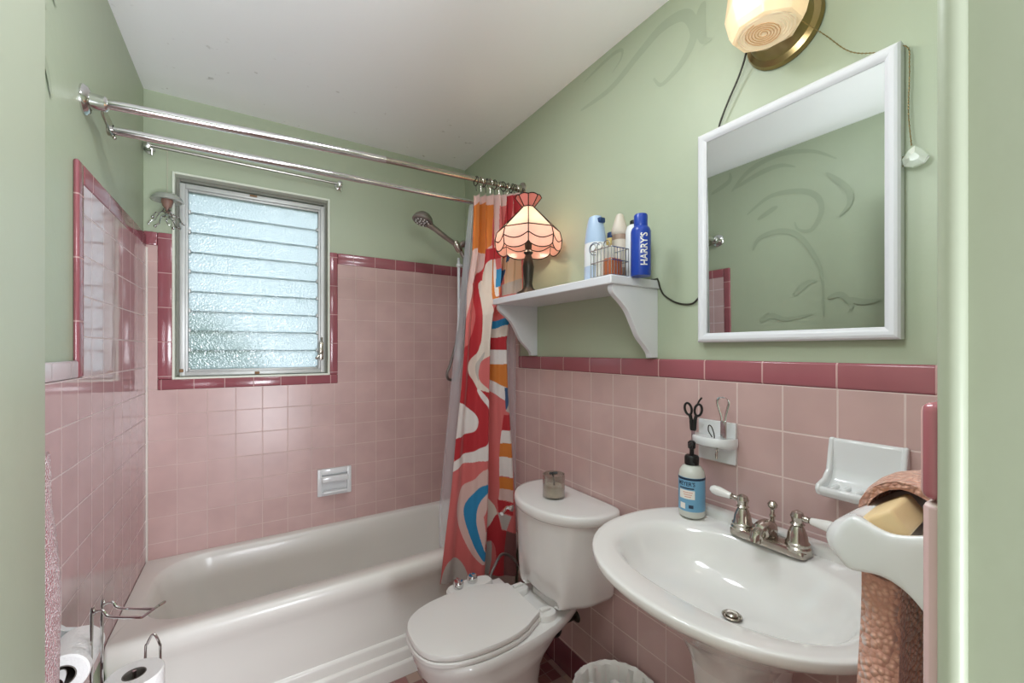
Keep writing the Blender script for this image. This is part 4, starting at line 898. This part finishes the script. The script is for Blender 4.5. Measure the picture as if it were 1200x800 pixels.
# hand soap
BX, BY = 1.045, .712
t = thing('soap_dispenser', 'clear hand soap bottle with blue label and black pump on left corner of sink', 'soap bottle', (BX, BY, .8985))
b = MB(); b.lathe([(.028, 0), (.0335, .004), (.0345, .010), (.0345, .112), (.032, .126), (.024, .138), (.014, .143), (.013, .146)], (BX, BY, .8985), n=32); b.obj('bottle_body', mat('translucent_bottle', 'c9ccc4', .2, spec=.6), t)
fa = math.atan2(-BY, -BX)
b = MB(); b.lathe([(.0348, .020), (.0348, .112)], (BX, BY, .8985), n=40, cap0=False, cap1=False); lb = b.obj('label', M['soapblue'], t)
b = MB(); b.lathe([(.0351, .105), (.0351, .111)], (BX, BY, .8985), n=40, cap0=False, cap1=False)
b.obj('dark_band', M['labelnavy'], lb)
b = MB(); b.add(on_cyl(text_bm("MEYER'S", .0155, .048), (BX, BY), .0351, fa - .45, .8985 + .0945)); b.obj('lettering', M['labelnavy'], lb, smooth=None)
for w_, h_, a_, z_ in ((.040, .0035, -.40, .083), (.012, .009, -.05, .034)):
    b = MB(); b.add(on_cyl(rect_bm(w_, h_), (BX, BY), .0351, fa + a_, .8985 + z_)); b.obj('small_print', M['labelnavy'], lb)
b = MB(); b.add(on_cyl(rect_bm(.044, .024), (BX, BY), .0351, fa - .40, .8985 + .066)); b.add(on_cyl(rect_bm(.016, .016), (BX, BY), .0351, fa - .72, .8985 + .034)); b.obj('white_panel', M['labelwhite'], lb)
b = MB()
for k in range(3): b.add(on_cyl(rect_bm(.026 - .004 * k, .0025), (BX, BY), .0353, fa - .30, .8985 + .072 - .006 * k))
b.obj('pink_print', M['labelpink'], lb)
b = MB(); b.lathe([(.0185, .143), (.0190, .147), (.0190, .163), (.016, .168), (.006, .170), (.0055, .185), (.010, .188), (.0105, .204), (.006, .208)], (BX, BY, .8985)); b.tube(spline([(BX, BY, .8985 + .198), (BX - .012, BY - .006, .8985 + .200), (BX - .026, BY - .013, .8985 + .194)], 4), [.0065] * 4 + [.0055] * 4 + [.004], 10); b.obj('pump', M['black'], t)

# ------------------------------------------------------------------ toilet
t = thing('toilet', 'white two piece toilet with closed round lid between tub and sink', 'toilet', (.8, 1.262, 0))
TY = 1.262
def egg(xf, xb, hw, z, flat=.55, n=40):
    """egg outline: round at the front (xf), narrower and squarer at the back (xb)"""
    cx = xf + hw * 1.12; pts = []
    for i in range(n):
        a = 2 * pi * i / n; c, s = cos(a), sin(a)
        if c < 0: pts.append((cx + c * (cx - xf), TY + s * hw, z))
        else:
            w = hw * (flat + (1 - flat) * (1 - abs(c) ** 2.2)); pts.append((cx + (xb - cx) * abs(c) ** .8, TY + math.copysign(abs(s) ** .7, s) * w, z))
    return pts
b = MB(); b.rings([egg(.60, .90, .115, 0, .9), egg(.60, .90, .115, .03, .9), egg(.62, .89, .105, .05, .9), egg(.63, .885, .10, .12, .9), egg(.60, .89, .112, .20, .85), egg(.53, .91, .135, .27, .75), egg(.475, .95, .152, .31, .66), egg(.450, 1.00, .163, .345, .6), egg(.448, 1.03, .160, .36, .58), egg(.434, 1.10, .170, .387, .56), egg(.430, 1.115, .172, .412, .56), egg(.438, 1.112, .166, .421, .56)]); b.obj('bowl', M['porcelain'], t, smooth=50)
def lid_out(grow, z):
    half = [(.425, 0), (.428, .045), (.445, .090), (.477, .122), (.522, .144), (.585, .158), (.650, .162), (.715, .158), (.768, .143), (.798, .128), (.846, .104)]
    full = [(x, y, 0) for x, y in half[::-1]] + [(x, -y, 0) for x, y in half[1:]]
    P = [(p.x, TY + p.y) for p in spline(full, 4)]
    cx = .64; return [(cx + (x - cx) * grow, TY + (y - TY) * grow, z) for x, y in P]
b = MB(); b.rings([lid_out(.995, .4225), lid_out(1.012, .426), lid_out(1.012, .436), lid_out(.995, .4395)]); b.obj('seat', M['seatwhite'], t, smooth=40)
b = MB(); b.rings([lid_out(.985, .441), lid_out(1.0, .4445), lid_out(1.0, .455), lid_out(.99, .459), lid_out(.95, .4605), lid_out(.5, .462)]); b.obj('lid', M['seatwhite'], t, smooth=40)
for sg in (1, -1):
    b = MB(); b.rings([[(x, y, z) for x, y in sellipse(.882, TY + sg * .082 + (-.012 if sg < 0 else 0), .036 * k, .030 * k, 2.3, 28)] for k, z in ((1, .421), (1, .438), (.92, .442), (.6, .443))]); b.box(.86, .90, TY + sg * .088 - .008, TY + sg * .088 + .008, .442, .452, .003); b.obj('hinge', M['seatwhite'], t)
def tank(k, hw, xf, z):
    h = [(1.118, hw * .93), (1.105, hw), (1.06, hw), (1.0, hw - .003), (.950, hw - .022), (.910, hw * .74), (xf + .010, hw * .48), (xf + .002, hw * .22), (xf, 0)]
    P = [(x, y, 0) for x, y in h] + [(x, -y, 0) for x, y in h[::-1][1:]]
    return [(p.x, TY - .012 + p.y, z) for p in spline(P, 4)]
b = MB(); b.rings([tank(1, .120, .965, .450), tank(1, .155, .930, .453), tank(1, .174, .908, .463), tank(1, .184, .897, .482), tank(1, .195, .880, .60), tank(1, .206, .872, .757)]); b.obj('tank', M['porcelain'], t, smooth=38)
def tlid(g, z): 
    h = [(1.122, .175), (1.116, .205), (1.09, .225), (1.05, .231), (1.0, .226), (.955, .206), (.910, .168), (.875, .115), (.857, .06), (.852, 0)]
    P = [(x, y) for x, y in h] + [(x, -y) for x, y in h[::-1][1:]]
    P = spline([(x, y, 0) for x, y in P], 4)
    return [(min(1.122, .99 + (p.x - .99) * g), TY - .012 + p.y * g, z) for p in P]
b = MB(); b.rings([tlid(.955, .757), tlid(.985, .762), tlid(1.0, .772), tlid(1.0, .782), tlid(.99, .790), tlid(.965, .7945), tlid(.90, .796), tlid(.4, .7965)]); b.obj('tank_lid', M['porcelain'], t, smooth=50)
b = MB(); b.lathe([(.013, 0), (.013, .008), (.008, .012), (.007, .02)], (.905, TY + .165, .715), (-.5, .85, 0)); b.tube([(.893, TY + .186, .715), (.872, TY + .176, .712), (.850, TY + .160, .706)], [.006, .007, .008]); b.obj('flush_lever', M['chrome'], t)
b = MB(); b.box(.93, 1.10, TY - .085, TY + .065, .415, .455, .01, 3); b.obj('tank_gasket', M['porcelain'], t)
# bidet attachment
t = thing('bidet_attachment', 'white bidet control with two chrome knobs fixed beside the toilet seat', 'bidet', (.70, 1.44, .43))
b = MB(); b.rings([[(x, y, z) for x, y in sellipse(.722, 1.447, .095 * k, .036 * k, 3., 36)] for k, z in ((.95, .415), (1, .42), (1, .446), (.93, .454), (.7, .456))]); b.box(.79, .86, 1.36, 1.46, .421, .432, .003); b.obj('control_body', M['seatwhite'], t)
for x in (.672, .735):
    b = MB(); b.lathe([(.018, .454), (.020, .462), (.0195, .476), (.016, .482), (.003, .483)], (x, 1.447 + (x - .69) * .12, 0)); b.box(x - .003, x + .003, 1.437, 1.463, .482, .485, .001); b.obj('control_knob', M['chrome'], t)
b = MB(); b.tube(spline([(.80, 1.44, .44), (.84, 1.47, .47), (.90, 1.50, .500), (.96, 1.50, .46), (1.0, 1.49, .38), (1.03, 1.48, .25), (1.08, 1.46, .18)], 6), .006, 8)
b.obj('supply_hose', M['hose'], t)
t = thing('water_valve', 'dark water shutoff valve on pink wall under toilet tank', 'valve', (TW, 1.33, .29))
b = MB(); b.tube([(TW, 1.290, .275), (1.00, 1.290, .275)], .010); b.lathe([(.024, 0), (.020, .006), (.01, .01)], (TW, 1.290, .275), (-1, 0, 0)); b.ball((1.0, 1.290, .275), .019); b.tube([(1.0, 1.290, .275), (1.0, 1.300, .45)], .006); b.obj('valve_body', M['darkmetal'], t)
b = MB(); b.lathe([(.008, 0), (.020, .01), (.020, .02), (.010, .026)], (1.0, 1.273, .275), (0, -1, -.1)); b.obj('valve_handle', M['black'], t)
# candle jar
t = thing('candle_jar', 'sooty glass candle jar on the toilet tank lid', 'candle', (.99, 1.262, .7965))
O = Vector((.988, 1.262, .7968))
b = MB(); b.lathe([(.040, 0), (.0425, .003), (.0425, .088), (.0395, .088), (.0395, .006), (.002, .006)], (0, 0, 0), n=36, cap1=False); jar = b.obj('jar', M['sootglass'], t); jar.matrix_parent_inverse = Matrix(); jar.location = O - WORLD[t.name]
b = MB(); b.lathe([(.039, .0065), (.039, .042), (.030, .046), (.012, .043), (.002, .043)], O, n=32); b.obj('wax', M['wax'], t)
b = MB(); b.tube(spline([O + Vector((0, 0, .03)), O + Vector((.004, .004, .06)), O + Vector((-.006, .0, .088)), O + Vector((-.014, -.010, .094))], 4), [.003] * 8 + [.006] * 5, 7); b.tube([O + Vector((-.014, .01, .089)), O + Vector((.012, -.008, .091))], .005, 7); b.obj('burnt_wick', M['black'], t)

# ------------------------------------------------------------------ waste bin
t = thing('waste_bin', 'round waste bin lined with a thin plastic bag, on the floor between toilet and sink', 'bin', (.975, .93, 0))
b = MB(); b.lathe([(.105, 0), (.108, .006), (.130, .27), (.134, .278), (.131, .280), (.126, .272), (.104, .012), (.01, .010)], (.975, .93, 0), n=40, cap1=False); b.obj('bin_body', M['bin'], t)
b = MB(); n = 72; rr = []
for k, (r, z) in enumerate([(.137, .235), (.1365, .262), (.1375, .281), (.133, .285), (.125, .276), (.118, .22), (.105, .15), (.07, .135), (.01, .13)]):
    w = .0018 if k < 5 else .006
    rr.append([(.975 + (r + w * sin(i * 1.9 + k) + w * sin(i * .77 + 2 * k)) * cos(2 * pi * i / n), .93 + (r + w * sin(i * 1.9 + k) + w * sin(i * .77 + 2 * k)) * sin(2 * pi * i / n), z + (w * sin(i * 2.3) if k != 2 else 0)) for i in range(n)])
b.rings(rr, True, False, True); b.obj('bin_bag', M['bag'], t, smooth=40)
def wad(name, label, c, r, m, seed):
    rn = random.Random(seed); tb = bmesh.new(); bmesh.ops.create_icosphere(tb, subdivisions=3, radius=r)
    for v in tb.verts: v.co *= 1 + .28 * rn.random() - .14 + .15 * sin(v.co.x * 190 + seed) * sin(v.co.z * 170)
    b = MB(); b.add(tb, Matrix.Translation(c)); return tag(b.obj(name, m, None, smooth=20), label, 'rubbish')
w1 = wad('paper_wad', 'crumpled white tissue on top of rubbish at the right of waste bin', (1.005, .945, .243), .040, M['paper'], 5)
wad('paper_wad', 'white wrapper with blue stripe in the left of waste bin', (.935, .985, .238), .038, M['palewhite'], 9)
b = MB(); tb = bmesh.new(); bmesh.ops.create_icosphere(tb, subdivisions=2, radius=.022); b.add(tb, Matrix.Translation((.930, .968, .275)) @ Matrix.Diagonal((1.2, .5, .6, 1))); tag(b.obj('blue_wrapper', mat('blue_foil', '2c4b9c', .3), None), 'scrap of dark blue wrapper in the waste bin', 'rubbish')
wad('paper_wad', 'beige crumpled paper between the tissue and wrapper in waste bin', (.985, 1.0, .205), .036, M['beige'], 12)

# ------------------------------------------------------------------ near right: ceramic soap dish on the door wall, soap, washcloth
YW = YF + .0105
t = thing('ceramic_soap_dish', 'large white ceramic soap dish close by on the right, holding yellow soap', 'soap dish', (.50, YW, 1.15))
xs0, xs1 = .440, .595
prof = [(YW, 1.222), (.088, 1.220), (.101, 1.214), (.116, 1.208), (.125, 1.2075), (.136, 1.211), (.147, 1.217), (.160, 1.208), (.172, 1.192), (.170, 1.180), (.162, 1.173), (.150, 1.167), (.136, 1.172), (.125, 1.173), (.116, 1.170), (.107, 1.164), (.099, 1.154), (.088, 1.142), (YW, 1.130)]
def dsec(x, nose, scoop):
    o = []
    for i, (y, z) in enumerate(prof):
        if 7 <= i <= 10: y = .150 + (y - .150) * nose; z = 1.192 + (z - 1.192) * (.75 + .25 * nose)
        if 2 <= i <= 6: z -= scoop * (1, 1.1, 1.1, .9, .35)[i - 2]
        o.append((x, y, z))
    return o
b = MB(); b.rings([dsec(xs0, .30, 0), dsec(xs0 + .003, .55, -.0015), dsec(xs0 + .009, .85, -.001), dsec(xs0 + .016, 1.05, .002), dsec(xs0 + .024, 1.1, .010), dsec(xs0 + .036, 1.1, .016), dsec(xs1 - .036, 1.1, .016), dsec(xs1 - .020, 1.05, .008), dsec(xs1 - .008, .8, -.001), dsec(xs1, .3, 0)]); b.obj('dish_body', M['ceramic'], t, smooth=75, sub=2)
b = MB(); b.box(xs0 - .004, xs1 + .004, YW, YW + .006, 1.115, 1.232, .003); b.obj('back_plate', M['ceramic'], t)
sp_ = MB().box(-.036, .036, -.0155, .0155, -.0115, .0115, .004, 3).obj('soap_bar', M['soap'], None)
sp_.location = (.495, .134, 1.2065); sp_.rotation_euler = (R(-37), R(0), R(4)); tag(sp_, 'pale yellow bar of soap resting in the near ceramic dish', 'soap')
# washcloth: arched over the soap and the far end of the dish, then hanging below it
b = MB(); rows = []
for i in range(20):
    f = i / 19; x = .512 + .150 * f; rr = .034 + .004 * sin(f * 7); ring = []
    for ro in (rr, rr - .007):
        r2 = [(x + .005 * sin(j * .9), .128 + ro * 1.05 * cos(pi * (1.08 - 1.16 * j / 14)), 1.203 + ro * sin(pi * (1.08 - 1.16 * j / 14)) - .05 * max(0, f - .75)) for j in range(15)]
        ring += r2 if ro == rr else r2[::-1]
    rows.append(ring)
b.rings(rows)
def fold(x0t, x0b, x1, ya, yb, zt, zb, ph):
    rr_ = []
    for j in range(26):
        f = j / 25; z = zt + (zb - zt) * f; x0 = x0t + (x0b - x0t) * f + .003 * sin(z * 40); pts = []
        for i in range(14): s = i / 13; pts.append((x0 + (x1 - x0) * s, yb + .014 * f + .006 * sin(s * 9 + z * 6 + ph), z))
        pts.append((x1 + .004, (ya + yb) / 2, z))
        for i in range(14): s = 1 - i / 13; pts.append((x0 + (x1 - x0) * s, ya + .006 * sin(s * 9 + z * 6 + ph + .5), z))
        pts.append((x0 - .006, (ya + yb) / 2, z)); rr_.append(pts)
    b.rings(rr_)
fold(.456, .430, .640, .114, .141, 1.166, .74, 0)
fold(.505, .500, .640, .090, .104, 1.10, .76, 2)
b.rings([[(.606, .105, z), (.606, .148, z), (.660, .148, z), (.660, .105, z)] for z in (1.05, 1.10, 1.16, 1.21)])
tag(b.obj('washcloth', M['washcloth'], None, smooth=60), 'peach waffle washcloth draped over the near ceramic soap dish', 'cloth')

# ------------------------------------------------------------------ near left: towel, toilet roll holder, roll stand
b = MB(); rows = []
for j in range(40):
    f = j / 39; z = 1.18 - .80 * f
    ye = 1.060 + .058 * min(1, max(0, f - .12) / .22) ** .8 + .004 * sin(f * 9); y0 = .80 - .05 * f; pts = []
    for i in range(14):
        s = i / 13; pts.append((-.290 + .010 * sin(s * 8 + f * 3) - .02 * s ** 6, y0 + (ye - y0) * s, z))
    for i in range(14):
        s = 1 - i / 13; pts.append((-.335 + .010 * sin(s * 6 + f * 2) + .012 * s ** 6, y0 + (ye - y0) * s, z))
    rows.append(pts)
b.rings(rows)
tw = thing('hand_towel', 'dusky pink terry towel hanging on the left wall behind the door edge', 'towel', (-.31, .95, .4))
b.obj('towel_cloth', M['pinktowel'], tw, smooth=60)
t = thing('towel_bar', 'chrome towel bar on the left wall carrying the pink towel', 'towel bar', (LW, .95, 1.185))
b = MB(); b.tube([(-.313, .74, 1.185), (-.313, 1.03, 1.185)], .008); b.obj('bar', M['chrome'], t)
for y in (.75, 1.02):
    b = MB(); b.lathe([(.022, 0), (.020, .006), (.009, .01), (.009, .062)], (LW, y, 1.185), (1, 0, 0)); b.obj('bar_post', M['chrome'], t)
# toilet roll holder
RZ = .712; RX = -.318
t = thing('toilet_roll_holder', 'white ceramic toilet roll holder on left wall beside the pink towel', 'toilet roll holder', (LW + TT, 1.25, RZ))
b = MB(); b.box(LW + TT, LW + TT + .010, 1.155, 1.335, RZ - .07, RZ + .065, .004)
b.obj('holder_plate', M['ceramic'], t, smooth=40)
b = MB(); b.box(LW + TT + .008, RX + .006, 1.160, 1.170, RZ - .010, RZ + .008, .004, 3); b.obj('holder_arm', M['ceramic'], t)
b = MB(); b.prism([(LW + TT + .008, .655), (LW + TT + .008, .764), (-.364, .750), (-.350, .735), (-.330, .728), (-.308, .727), (-.299, .718), (-.300, .694), (-.330, .676)], 'Y', 1.314, 1.330); b.obj('holder_arm', M['ceramic'], t, bev=.004, bseg=3)
b = MB(); b.tube([(RX, 1.150, RZ), (RX, 1.330, RZ)], .011, 16); b.obj('spindle', M['chrome'], t)
def roll(name, label, o, ax, r, h, ri=.021):
    t = thing(name, label, 'toilet roll', o, 'toilet rolls'); d = Vector(ax)
    b = MB(); b.lathe([(ri, 0), (r - .003, 0), (r, .003), (r, h - .003), (r - .003, h), (ri, h), (ri, 0)], o, d, n=40, cap0=False, cap1=False); b.obj('paper', M['paper'], t)
    b = MB(); b.lathe([(ri - .0005, -.0005), (ri - .0005, h + .0005), (ri - .002, h + .0005), (ri - .002, -.0005), (ri - .0005, -.0005)], o, d, n=32, cap0=False, cap1=False); b.obj('cardboard_core', M['card'], t)
    return t
roll('toilet_roll', 'toilet roll lying on the wall holder beside the pink towel', (RX, 1.185, RZ - .006), (0, 1, 0), .040, .11)
# free standing roll stand
SXX, SYY = -.215, 1.215
t = thing('toilet_roll_stand', 'chrome wire toilet roll stand in front of the tub end', 'toilet roll stand', (SXX, SYY, 0))
b = MB(); b.lathe([(.085, 0), (.085, .004), (.078, .008)], (SXX, SYY, 0), n=32); b.obj('stand_base', M['chrome'], t)
b = MB(); zt = .815
for dx, dy in ((-.050, -.043), (-.056, -.0145)):
    b.tube(spline([(SXX + dx, SYY + dy, .006), (SXX + dx, SYY + dy, .4), (SXX + dx, SYY + dy, zt - .03), (SXX + dx + .006, SYY + dy, zt - .006), (SXX + dx + .022, SYY + dy, zt), (SXX + dx + .034, SYY + dy, zt - .012), (SXX + .01, SYY + dy, zt - .015), (SXX + .056, SYY + dy, zt - .015)], 6) + [Vector((SXX + .072, SYY - .0145 + (dy + .029) * .5, zt - .004))], .0028, 8)
b.tube([(SXX + .072, SYY - .0215, zt - .004), (SXX + .073, SYY - .007, zt - .004)], .0028, 8)
b.obj('roll_arm', M['chrome'], t)
b = MB()
for k in range(14): pass
hoop = spline([(SXX + .002, SYY + .066, .006), (SXX + .002, SYY + .066, .45), (SXX + .002, SYY + .066, .64), (SXX + .000, SYY + .066, .668), (SXX - .012, SYY + .064, .692), (SXX - .024, SYY + .061, .672), (SXX - .028, SYY + .060, .645), (SXX - .028, SYY + .060, .45), (SXX - .028, SYY + .060, .006)], 6)
b.tube(hoop, .0026, 8)
b.tube([(SXX + .056 * cos(2 * pi * i / 24), SYY + .056 * sin(2 * pi * i / 24), .533) for i in range(24)], .0025, 6, closed=True); b.tube([(SXX - .056, SYY, .533), (SXX + .056, SYY, .533)], .0025, 6); b.tube([(SXX, SYY, .533), (SXX, SYY, .655)], .004, 8)
b.obj('storage_hoop', M['chrome'], t); t.rotation_euler.z = -R(32)
roll('toilet_roll', 'toilet roll standing upright in the chrome wire stand', (SXX, SYY, .536), (0, 0, 1), .052, .112)

# ------------------------------------------------------------------ outside the window
struct('ground_outside', MB().box(-8, 8, 2.6, 16, -.3, -.25), M['lawn'], smooth=None)
rn = random.Random(11)
for k in range(5):
    tb = bmesh.new(); bmesh.ops.create_icosphere(tb, subdivisions=4, radius=1)
    for v in tb.verts: v.co *= 1 + .12 * (sin(v.co.x * 9 + k) * sin(v.co.y * 8) * sin(v.co.z * 10)) + rn.uniform(-.06, .06)
    b = MB(); b.add(tb, Matrix.Translation((-3.4 + 1.5 * k, 4.6 + .3 * (k % 2), .45)) @ Matrix.Diagonal((.62, .55, 1.0 + .12 * (k % 3), 1)))
    o = b.obj('hedge_bush', M['leaf'], None, smooth=None); tag(o, 'green bush blurred behind the frosted window glass', 'bush', 'bushes outside the window')

# ------------------------------------------------------------------ light
W = bpy.data.worlds.new('World'); S.world = W; W.use_nodes = True
wt = W.node_tree; wt.nodes.clear()
wo = wt.nodes.new('ShaderNodeOutputWorld'); bg = wt.nodes.new('ShaderNodeBackground'); tc = wt.nodes.new('ShaderNodeTexCoord'); sp = wt.nodes.new('ShaderNodeSeparateXYZ')
mr = wt.nodes.new('ShaderNodeMapRange'); mr.inputs[1].default_value = -.25; mr.inputs[2].default_value = .25
cm = wt.nodes.new('ShaderNodeMix'); cm.data_type = 'RGBA'
cm.inputs[6].default_value = (.85, .85, .85, 1); cm.inputs[7].default_value = (1.95, 2.06, 2.22, 1)
wt.links.new(tc.outputs['Generated'], sp.inputs[0]); wt.links.new(sp.outputs[1], mr.inputs[0]); wt.links.new(mr.outputs[0], cm.inputs[0]); wt.links.new(cm.outputs[2], bg.inputs['Color']); wt.links.new(bg.outputs[0], wo.inputs['Surface'])
bg.inputs['Strength'].default_value = 1.0
def point(name, loc, power, col, r):
    l = bpy.data.lights.new(name, 'POINT'); l.energy = power; l.color = col; l.shadow_soft_size = r
    o = bpy.data.objects.new(name, l); COL.objects.link(o); o.location = loc; return o
for sg in (1, -1): point('lamp_light', (LX + sg * .038, LY - sg * .030, 1.845), .42, (1, .80, .60), .012)
point('vanity_light', (VX, VY, 2.126), .12, (1, .86, .68), .02)
point('vanity_glow', (VX - .16, VY + .02, 2.16), .8, (1, .92, .80), .06)
point('near_room_fill', (.30, .36, 1.93), 11, (.95, 1, 1.05), .14)  # added fill light without a fixture, evens out the near room
l = bpy.data.lights.new('doorway_fill', 'AREA'); l.shape = 'RECTANGLE'; l.size = 1.0; l.size_y = 1.1; l.energy = 88; l.color = (.95, 1, 1.06)  # added soft fill from behind the camera, brightens ceiling and far walls
o = bpy.data.objects.new('doorway_fill', l); COL.objects.link(o); o.location = (.46, -1.3, .72); o.rotation_euler = (R(117), 0, R(8))
l = bpy.data.lights.new('overhead_fill', 'AREA'); l.shape = 'DISK'; l.size = .30; l.energy = 6; l.color = (.95, 1, 1.05)  # unseen disk added as overhead fill for the left wall and sink
o = bpy.data.objects.new('overhead_fill', l); COL.objects.link(o); o.location = (.35, 1.05, CE - .012)

# ------------------------------------------------------------------ camera
cam = bpy.data.cameras.new('camera'); co = bpy.data.objects.new('camera', cam); COL.objects.link(co); S.camera = co
cam.sensor_width = 36; cam.sensor_fit = 'HORIZONTAL'; cam.lens = 486 / 1200 * 36; cam.shift_y = 10 / 1200; cam.clip_start = .02
co.location = (0, 0, H); co.rotation_euler = (pi / 2, 0, -R(32.3))
S.view_settings.view_transform = 'Standard'; S.view_settings.look = 'None'; S.view_settings.gamma = 1; S.view_settings.exposure = .12
S.view_settings.use_curve_mapping = False
S.cycles.max_bounces = 10; S.cycles.diffuse_bounces = 6; S.cycles.transparent_max_bounces = 16; S.cycles.sample_clamp_indirect = 6; S.cycles.caustics_reflective = False; S.cycles.caustics_refractive = False
